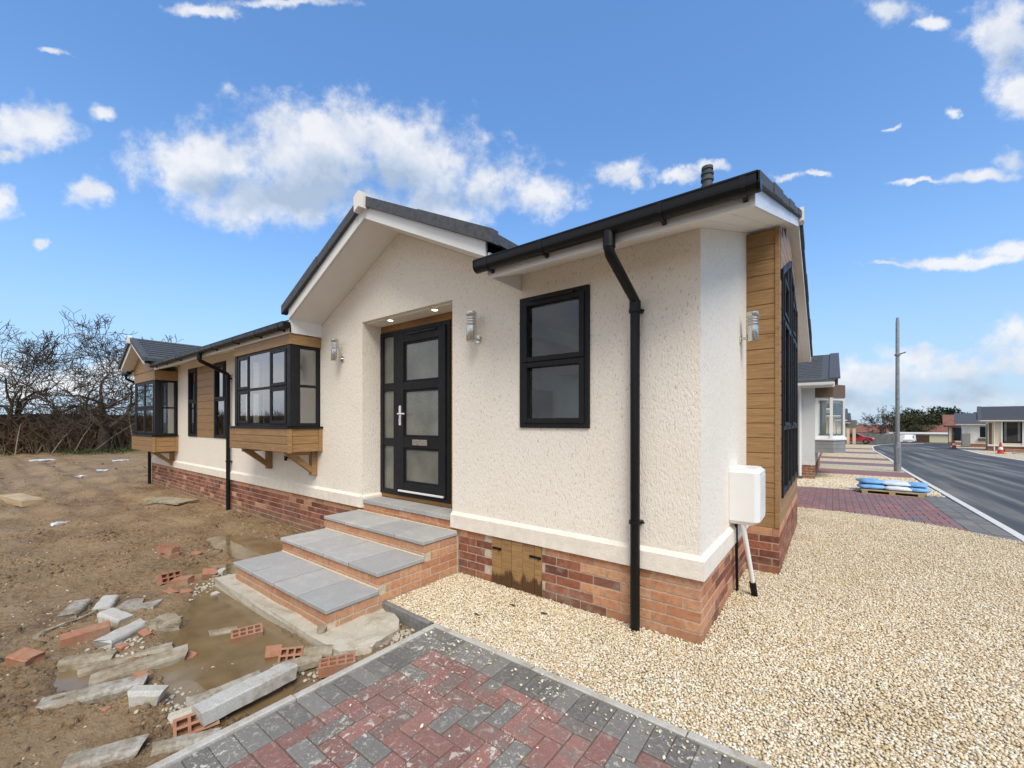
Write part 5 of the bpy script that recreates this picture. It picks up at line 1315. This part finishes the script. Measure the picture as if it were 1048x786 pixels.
for i, (y, dy, h) in enumerate(((1.2, 1.9, 1.5), (-.3, .9, 1.3), (.5, .8, 1.5), (2.9, -.15, 1.9), (-1.5, .2, 1.4))):
    mb = MB(); mb.tube([(-31.0, y, -.12), (-31.3, y+dy*.5, h*.52), (-31.5, y+dy, h)], [.025, .02, .010], 6)
    tag(mb.build('stick', M['pale_stick'], origin=(-31, y, -.12)), ['pale stick leaning far to the right in front of the hedge, longest of its kind', 'pale stick leaning right before the hedge, second from the left', 'pale stick leaning right in the middle of the hedge foot', 'nearly upright pale stem nearest the house', 'upright pale stem at the left of the leaning sticks'][i], 'stick', GP)
fn = thing('wooden_fence', 'old dark wooden fence of post and rail half hidden in the hedge', 'fence', (-33.4, 2, -.15))
for y in (-.6, 1.4, 3.4): mb = MB(); mb.box(-33.5, -33.38, y-.06, y+.06, -.2, 2.0, 0, .01); mb.build('post', M['old_wood'], fn)
for zz in (1.0, 1.62): mb = MB(); mb.box(-33.37, -33.33, -1.0, 3.9, zz, zz+.13, 0, .008); mb.build('rail', M['old_wood'], fn)
mb = MB(); mb.box(-33.8, -33.1, 4.3, 5.0, -.2, 3.0, 0, .04); tag(mb.build('gate_pier', M['old_wood'], origin=(-33.4, 4.6, -.15)), 'broad dark ivy covered pier standing in the hedge beside the house', 'pier')
# trees on the right
bare_tree('bare round tree behind the stone wall at the bend', (8.6, 112, g(112)), 6.5, (.2, .5), 51, depth=6, trunk_r=.3, minr=.03, group='trees beyond the bend')
def leafy(label, loc, rx, rz, n, mat, seed, group, trunk=.25):
    rn = random.Random(seed); t = thing('evergreen_tree', label, 'tree', loc, group); x0, y0, z0 = loc
    mb = MB(); mb.tube([(x0, y0, z0-.2), (x0, y0, z0+rz*1.2)], [trunk, trunk*.5], 8); mb.build('trunk', M['bark'], t)
    mb = MB(); cl = [(rn.gauss(0, .45), rn.gauss(0, .45), rn.uniform(-.5, .8), rn.uniform(.28, .5)) for _ in range(26)]
    for k in range(n):
        c = rn.choice(cl); v = Vector((rn.gauss(0, 1), rn.gauss(0, 1), rn.gauss(0, 1))).normalized()*c[3]*rn.uniform(.7, 1.05)
        p = Vector((x0+(c[0]+v.x)*rx, y0+(c[1]+v.y)*rx, z0+rz*1.15+(c[2]+v.z)*rz)); s_ = rn.uniform(.12, .3)
        q = [Vector((rn.gauss(0, s_), rn.gauss(0, s_), rn.gauss(0, s_))) for _ in range(3)]; mb.poly([p+w for w in q])
    mb.build('crown', M[mat], t, fix=False)
GE = 'evergreen trees on the skyline'
for i, (x, y, rx, rz, mt_, lb) in enumerate(((17.4, 150, 4.5, 3.0, 'bush', 'olive brown bushy tree, leftmost of the skyline evergreens'), (20.5, 160, 5.0, 4.2, 'evergreen', 'dark evergreen right behind the grey column'), (25.5, 165, 4.5, 3.9, 'evergreen', 'dark round evergreen right of the grey column'), (30.5, 168, 5, 3.2, 'evergreen', 'lower dark evergreen sloping down toward the far houses'), (24.5, 160, 3.6, 3.0, 'evergreen', 'small dark evergreen filling the gap beside the column'))):
    leafy(lb, (x, y, g(y)+.8), rx, rz, 4200, mt_, 60+i, GE)
mb = MB(); rn = random.Random(77)
for k in range(6000):
    a = rn.random(); p = Vector((-12+60*a, 172+rn.gauss(0, 2), g(172)+rn.uniform(0, 3.6)*(1+.25*math.sin(a*40)))); mb.poly([p+Vector((rn.gauss(0, .5), rn.gauss(0, .5), rn.gauss(0, .5))) for _ in range(3)])
tag(mb.build('distant_hedgerow', M['pink_brown'], fix=False), None, None, kind='stuff')
# ------------------------------------------------------------------ builders' rubble
def loose(name, mb, mats, loc, rz, tilt=(0, 0), label=None, cat=None, group=None, smooth=False):
    o = mb.build(name, mats, smooth=smooth); o.location = loc; o.rotation_euler = (tilt[0], tilt[1], rz); return tag(o, label, cat, group)
def solid_brick(l=.215, w=.1025, h=.065, broken=0, frog=True, seed=0):
    rn = random.Random(seed); mb = MB(); mb.cbox(-l/2, l/2, -w/2, w/2, 0, h, .004, .0012, rn)
    if broken:
        for i, v in enumerate(mb.v):
            if v[0] > l/2-.01: mb.v[i] = (v[0]-rn.uniform(0, broken), v[1]+rn.uniform(-.004, .004), v[2])
    return mb
def holed_brick(l=.215, w=.1025, h=.065, rows=2, cols=4):
    mb = MB(); e = .014; wy = (w-e*(rows+1))/rows; wx = (l-e*(cols+1))/cols
    for r_ in range(rows+1): y = -w/2+r_*(wy+e); mb.box(-l/2, l/2, y, y+e, 0, h)
    for r_ in range(rows):
        y = -w/2+e+r_*(wy+e)
        for c in range(cols+1): x = -l/2+c*(wx+e); mb.box(x, x+e, y, y+wy, 0, h)
    mb.box(-l/2+.002, l/2-.002, -w/2+.002, w/2-.002, .012, .02); return mb
def edging(l, w, h, seed, top='bull', broken=0):
    rn = random.Random(seed); pr = [(-w/2, 0), (w/2, 0), (w/2, h-.01), (w/2-.012, h), (-w/2+.02, h), (-w/2+.006, h-.008), (-w/2, h-.022)] if top == 'bull' else [(-w/2, 0), (w/2, 0), (w/2, h-.006), (w/2-.006, h), (-w/2+.006, h), (-w/2, h-.006)]
    bm = bmesh.new(); n = max(4, int(l/.025)); rings = []
    for k in range(n+1):
        x = -l/2+l*k/n; r_ = []
        for (y, z_) in pr:
            q = Vector((x*14+seed, y*14, z_*14)); j = .0022*noise.noise(q*3)+.0035*noise.noise(q); dx = 0
            if k in (0, n): dx = (broken*noise.noise(q*2+Vector((9, 1, 4)))+broken*(z_/h-.5)*.8)*(1 if k else -1)
            r_.append(bm.verts.new((x+dx, y+j, z_+j)))
        rings.append(r_)
    for a, b_ in zip(rings, rings[1:]):
        for i in range(len(pr)): bm.faces.new((a[i], a[(i+1) % len(pr)], b_[(i+1) % len(pr)], b_[i]))
    bm.faces.new(rings[0]); bm.faces.new(rings[-1][::-1]); bmesh.ops.recalc_face_normals(bm, faces=bm.faces)
    me = bpy.data.meshes.new('kerb'); bm.to_mesh(me); bm.free(); return me
def put_edging(name, a, b_, w, h, seed, mat, label, cat, zoff=0.0, tilt=(0, 0), broken=.02, group=None, top='bull', zs=None, ext=0):
    me = edging(math.hypot(b_[0]-a[0], b_[1]-a[1])+ext, w, h, seed, top, broken); me.name = name; me.materials.append(M[mat])
    o = bpy.data.objects.new(name, me); scene.collection.objects.link(o); cx, cy = (a[0]+b_[0])/2, (a[1]+b_[1])/2
    o.location = (cx, cy, (ground_z(cx, cy) if zs is None else zs)+zoff); o.rotation_euler = (tilt[0], tilt[1], math.atan2(b_[1]-a[1], b_[0]-a[0])); return tag(o, label, cat, group)
GB = 'loose bricks lying in the mud'; GK = 'broken concrete kerbs lying in the mud'; GC = 'lumps of concrete block lying in the mud'
m, t, b = material('muddy_concrete', .75, .3); o = ocoord(t); n = t.noise(o, 9, 7, .7)
plug(t, b, 'Base Color', t.ramp(n, [(.32, (.17, .125, .07)), (.5, (.30, .25, .17)), (.7, (.42, .38, .31))])); bump(t, b, t.noise(o, 60, 5, .7), .5, .005); M['muddy'] = m
m, t, b = material('blue_grey_kerb', .6, .35); o = ocoord(t); n = t.noise(o, 8, 7, .65)
plug(t, b, 'Base Color', t.mix(t.mr(t.noise(o, 22, 6, .7), .42, .62, 0, .75), t.ramp(n, [(.3, (.22, .165, .10)), (.48, (.34, .31, .25)), (.7, (.45, .44, .41))]), (.20, .145, .085))); bump(t, b, t.noise(o, 70, 5, .7), .4, .004); M['bluegrey'] = m
gz = lambda x, y, d=0: (x, y, ground_z(x, y)+d)
loose('brick', solid_brick(seed=1), M['brick_loose'], gz(-5.50, -1.52, -.012), .15, (0, .02), 'lower brick of the small stack on the mud between the steps and the bay', 'brick', GB)
loose('brick', holed_brick(), M['brick_loose'], gz(-5.51, -1.53, .054), .42, (0, .02), 'holed brick lying on top of the small two brick stack', 'brick', GB)
loose('brick', solid_brick(.10, .08, .05, .03, seed=3), M['brick_loose'], gz(-5.30, -1.32, -.01), .9, (.1, .2), 'small broken brick piece just right of the two brick stack', 'brick', GB)
loose('brick', holed_brick(rows=2, cols=3, l=.20), M['brick_loose'], gz(-4.62, -1.75, .02), 1.9, (R(68), .1), 'holed brick tipped on its side showing its holes, left of the puddle', 'brick', GB)
loose('brick', solid_brick(.19, seed=4, broken=.03), M['brick_loose'], gz(-4.42, -1.66, -.01), .5, (.1, -.12), 'plain brick lying right of the tipped holed brick', 'brick', GB)
loose('brick', solid_brick(.15, seed=5, broken=.05), M['brick_loose'], gz(-4.35, -1.46, .0), 1.2, (.3, .1), 'broken dark red brick near the front left corner of the steps', 'brick', GB)
loose('brick', solid_brick(.16, .07, .03, .05, seed=6), M['brick_loose'], gz(-4.18, -1.82, -.008), .3, (0, .1), 'flat orange brick shard at the left edge of the puddle', 'brick', GB)
loose('brick', solid_brick(.09, .06, .04, .03, seed=7), M['brick_loose'], gz(-4.08, -1.74, -.005), 1.3, (.2, .1), 'little orange brick crumb beside the flat shard', 'brick', GB)
loose('brick', solid_brick(seed=8, l=.26, h=.07), M['brick_loose'], gz(-3.70, -2.44, -.005), 1.45, (.08, -.06), 'long red brick lying full length left of the pale concrete blocks', 'brick', GB)
loose('brick', solid_brick(.17, .10, .075, .03, seed=9), M['brick_loose'], gz(-3.55, -2.74, -.005), .55, (.15, .15), 'red brick at the left edge of the picture with mortar on its top', 'brick', GB)
loose('brick', holed_brick(l=.20, cols=4), M['brick_loose'], gz(-2.80, -1.70, .012), 1.25, (R(15), 0), 'orange holed brick standing alone in the brown puddle', 'brick', GB)
loose('brick', solid_brick(.13, .10, .065, .04, seed=10), M['brick_loose'], gz(-2.37, -1.68, .0), 1.1, (.35, .1), 'broken dark red brick leaning against the holed brick by the footing', 'brick', GB)
loose('brick', holed_brick(l=.15, w=.10, cols=3), M['brick_loose'], gz(-2.24, -1.62, .03), .85, (R(58), 0), 'holed brick tipped toward the camera by the concrete footing', 'brick', GB)
loose('brick', holed_brick(l=.215, cols=4), M['brick_loose'], (-1.80, -1.55, -.075), 1.02, (.1, .0), 'holed orange brick beside the paving edge near the footing', 'brick', GB)
loose('brick', solid_brick(.11, .07, .04, .05, seed=12), M['brick_loose'], gz(-2.83, -2.05, .0), .4, (.3, .2), 'sharp red brick shard at the upper end of the muddy planks', 'brick', GB)
loose('brick', solid_brick(.08, .05, .05, .02, seed=13), M['brick_loose'], gz(-2.68, -2.33, .01), 1.4, (.3, .1), 'small orange brick lump at the lower end of the muddy planks', 'brick', GB)
loose('brick', solid_brick(.12, .05, .03, .02, seed=14), M['brick_loose'], gz(-3.36, -2.17, .0), .2, (.2, .1), 'thin brick piece just behind the pale concrete block', 'brick', GB)
loose('brick', holed_brick(l=.19, w=.10, cols=3), M['brick_loose'], gz(-1.96, -2.25, .005), 1.35, (R(40), 0), 'holed red brick under the near end of the long pale kerb', 'brick', GB)
loose('brick', solid_brick(.035, .03, .02, .0, seed=16), M['brick_loose'], gz(-2.45, -2.52, .0), .5, (.2, .1), 'tiny orange brick chip on the near mud', 'brick', GB)
loose('brick', solid_brick(.07, .05, .04, .02, seed=17), M['brick_loose'], gz(-3.22, -2.32, .0), .5, (.2, .1), 'small red brick crumb between the pale blocks and planks', 'brick', GB)
P_ = put_edging
P_('concrete_kerb', (-4.22, -2.49), (-4.48, -2.37), .12, .06, 1, 'bluegrey', 'grey rounded kerb piece at the left of the rubble row', 'kerb', group=GK, tilt=(.0, -.05), zoff=-.01)
P_('concrete_block', (-4.20, -2.29), (-4.41, -2.20), .12, .06, 2, 'concrete_pale', 'grey concrete block second from the left of the rubble row', 'block', group=GC, zoff=-.01, tilt=(.05, -.08))
rock('concrete_block', M['bluegrey'], [(-4.20, -2.13), (-4.05, -2.24), (-3.86, -2.02), (-4.00, -1.92), (-4.03, -2.06), (-4.13, -2.02)], ground_z(-4, -2.1)-.02, ground_z(-4, -2.1)+.025, jit=.004, sub=1, seed=12, label='flat L shaped grey concrete piece right of the grey blocks', cat='block', group=GC)
P_('concrete_block', (-4.00, -2.29), (-3.77, -2.21), .12, .07, 3, 'concrete_kerb', 'grey green concrete block tucked behind the largest pale block', 'block', group=GC, zoff=-.01, tilt=(0, .1))
P_('concrete_block', (-3.38, -2.40), (-3.57, -2.16), .115, .08, 4, 'concrete_pale', 'largest pale concrete block with a sloping broken end', 'block', group=GC, zoff=-.015, tilt=(.12, .06), broken=.05)
rock('rubble_lump', M['muddy'], [(-3.58, -2.06), (-3.50, -2.14), (-3.38, -2.10), (-3.33, -1.98), (-3.42, -1.92), (-3.55, -1.95)], -.14, -.045, jit=.018, sub=3, seed=8, label='knobbly lump of muddy rubble at the edge of the puddle', cat='rubble')
P_('concrete_plank', (-3.13, -2.54), (-3.03, -2.10), .11, .05, 5, 'muddy', 'mud coated concrete plank, farther of the two long ones', 'plank', zoff=.0, tilt=(-.1, .0), group='muddy concrete planks', zs=-.125)
P_('concrete_plank', (-2.90, -2.52), (-2.83, -2.07), .115, .065, 6, 'muddy', 'mud coated concrete plank with pale edge, nearer of the two long ones', 'plank', zs=-.12, tilt=(.12, -.03), group='muddy concrete planks')
P_('concrete_plank', (-3.30, -2.60), (-3.14, -2.38), .09, .07, 7, 'muddy', 'short muddy concrete stub left of the two long planks', 'plank', zs=-.12, group='muddy concrete planks')
P_('concrete_kerb', (-2.80, -2.72), (-2.62, -2.32), .11, .055, 8, 'bluegrey', 'thin pale grey kerb lying slanting in the mud below the planks', 'kerb', group=GK, zoff=.022, tilt=(.12, -.03), broken=.03)
P_('concrete_block', (-2.42, -2.42), (-2.33, -2.31), .085, .085, 9, 'concrete_kerb', 'upright mossy cut block standing by itself on the near mud', 'block', group=GC, zoff=-.01, tilt=(.0, .12))
P_('concrete_kerb', (-1.935, -2.25), (-1.955, -1.76), .13, .075, 10, 'concrete_pale', 'long clean pale concrete kerb lying along the paving edge', 'kerb', group=GK, zs=-.070, tilt=(-.08, -.02), top='sq', ext=0)
P_('concrete_kerb', (-2.13, -2.24), (-2.10, -1.90), .07, .07, 11, 'bluegrey', 'dark grey kerb piece just behind the long clean kerb', 'kerb', group=GK, zs=-.10, tilt=(.3, 0))
P_('concrete_kerb', (-2.06, -2.70), (-1.95, -2.48), .11, .05, 12, 'bluegrey', 'flat grey kerb end in the near left foreground', 'kerb', group=GK, zs=-.085, tilt=(.06, 0), broken=.03)
P_('concrete_kerb', (-1.86, -2.44), (-1.74, -2.24), .07, .05, 13, 'bluegrey', 'grey kerb piece pressed in the mud against the paving edge', 'kerb', group=GK, zs=-.085, tilt=(.1, 0), broken=.03)
P_('concrete_kerb', (-2.10, -1.80), (-1.99, -1.55), .07, .06, 14, 'muddy', 'short greenish kerb stub below the tipped holed brick', 'kerb', group=GK, zs=-.095, tilt=(.1, 0))
P_('concrete_block', (-2.06, -2.33), (-2.03, -2.18), .07, .055, 15, 'concrete', 'small cream block behind the near end of the long clean kerb', 'block', group=GC, zs=-.095)
P_('concrete_kerb', (-3.06, -1.86), (-2.98, -1.70), .08, .035, 16, 'muddy', 'small muddy slab awash in the middle of the puddle', 'kerb', group=GK, zs=-.13)
P_('timber_offcut', (-13.0, -2.42), (-11.6, -2.18), .30, .12, 17, 'pallet_wood', 'pale timber offcut lying far out on the mud', 'timber', top='sq')
P_('timber_offcut', (-14.6, .7), (-13.7, .2), .3, .05, 18, 'concrete', 'pale flat board lying on the mud at the far end of the house', 'timber', top='sq')
P_('timber_offcut', (-10.3, -.66), (-9.3, -.32), .4, .04, 19, 'muddy', 'flat muddy board lying beside the brick base of the house', 'timber', top='sq')
for i, (x, y, l) in enumerate(((-25.6, -1.0, .55), (-19, -.2, .26), (-17.2, -.9, .2), (-23.0, 1.0, .4), (-9.0, -2.1, .13))):
    rk = random.Random(60+i); rock('litter', M['bag_white'], [(x+l*.5*rk.uniform(.4, 1)*math.cos(a), y+l*rk.uniform(.4, 1)*math.sin(a)) for a in (0, 1, 2, 3.1, 4.1, 5.2)], ground_z(x, y), ground_z(x, y)+.03, jit=.02, sub=2, seed=60+i,
         label=['white scrap of litter by the grass at the hedge', 'small white scrap in the middle of the far mud', 'tiny white chip left of the farther scrap', 'white litter close to the hedge near the house', 'thin white splinter on the middle mud'][i], cat='litter', group='white scraps on the mud')
mb = MB(); cpts = [(-4.02, -2.66), (-4.05, -2.52), (-4.12, -2.44), (-4.16, -2.34), (-4.30, -2.27), (-4.36, -2.22)]
mb.tube([(x, y, ground_z(x, y)+.012+.02*(i % 2)) for i, (x, y) in enumerate(cpts)], .008, 6); tag(mb.build('cable', M['bluegrey'], origin=(-4.1, -2.4, -.1)), 'grey offcut of cable curling in the mud between the grey blocks', 'cable')
mb = MB(); 
pr = [(.05*math.cos(a), .045*math.sin(a)) for a in [math.pi*k/8 for k in range(9)]]; pr += [(x*.8, z_*.8) for x, z_ in reversed(pr)]
mb.prism([(y, z_) for y, z_ in pr], -.09, .09); o = loose('pipe_shard', mb, M['muddy'], (-2.08, -1.53, -.07), 1.0, (.1, .1), 'half round shard of clay pipe beside the concrete footing', 'pipe')
for i, (x, y, s_) in enumerate(((-4.32, -1.38, .05), (-4.25, -1.44, .04), (-3.88, -1.57, .035), (-2.28, -1.40, .035), (-2.10, -2.02, .04), (-2.20, -2.15, .035), (-2.62, -2.38, .025), (-3.98, -2.66, .03))):
    rock('stone', M['concrete_kerb'] if i % 2 == 0 else M['muddy'], [(x+s_*math.cos(a)*random.Random(i*9+k).uniform(.7, 1.2), y+s_*math.sin(a)) for k, a in enumerate([0, 1.1, 2.3, 3.3, 4.6, 5.5])], (-.05 if i == 3 else ground_z(x, y)-.01), (-.05 if i == 3 else ground_z(x, y)-.01)+s_*1.3, jit=.008, sub=2, seed=20+i,
         label=['pale stone at the outer left corner of the footing', 'muddy stone beside the pale stone near the footing', 'small stone on the front edge of the footing', 'pale mortar lump at the right foot of the steps', 'loose stone behind the long clean kerb', 'muddy stone left of the long clean kerb', 'small pale stone under the pointed kerb', 'muddy pebble beside the long red brick'][i], cat='stone', group='stones in the rubble')
for i, (x, y) in enumerate(((-1.50, -.60), (-1.38, -.30), (-1.10, -.27))):
    rock('wood_scrap', M['old_wood'], [(x, y), (x+.045, y+.004), (x+.05, y+.014), (x+.012, y+.018)], .012, .022, jit=.004, sub=1, seed=40+i, label=['black scrap lying on the gravel near the paving corner', 'black scrap on the gravel left of the timber hatch', 'black scrap on the gravel under the timber hatch'][i], cat='scrap', group='black scraps on the gravel')
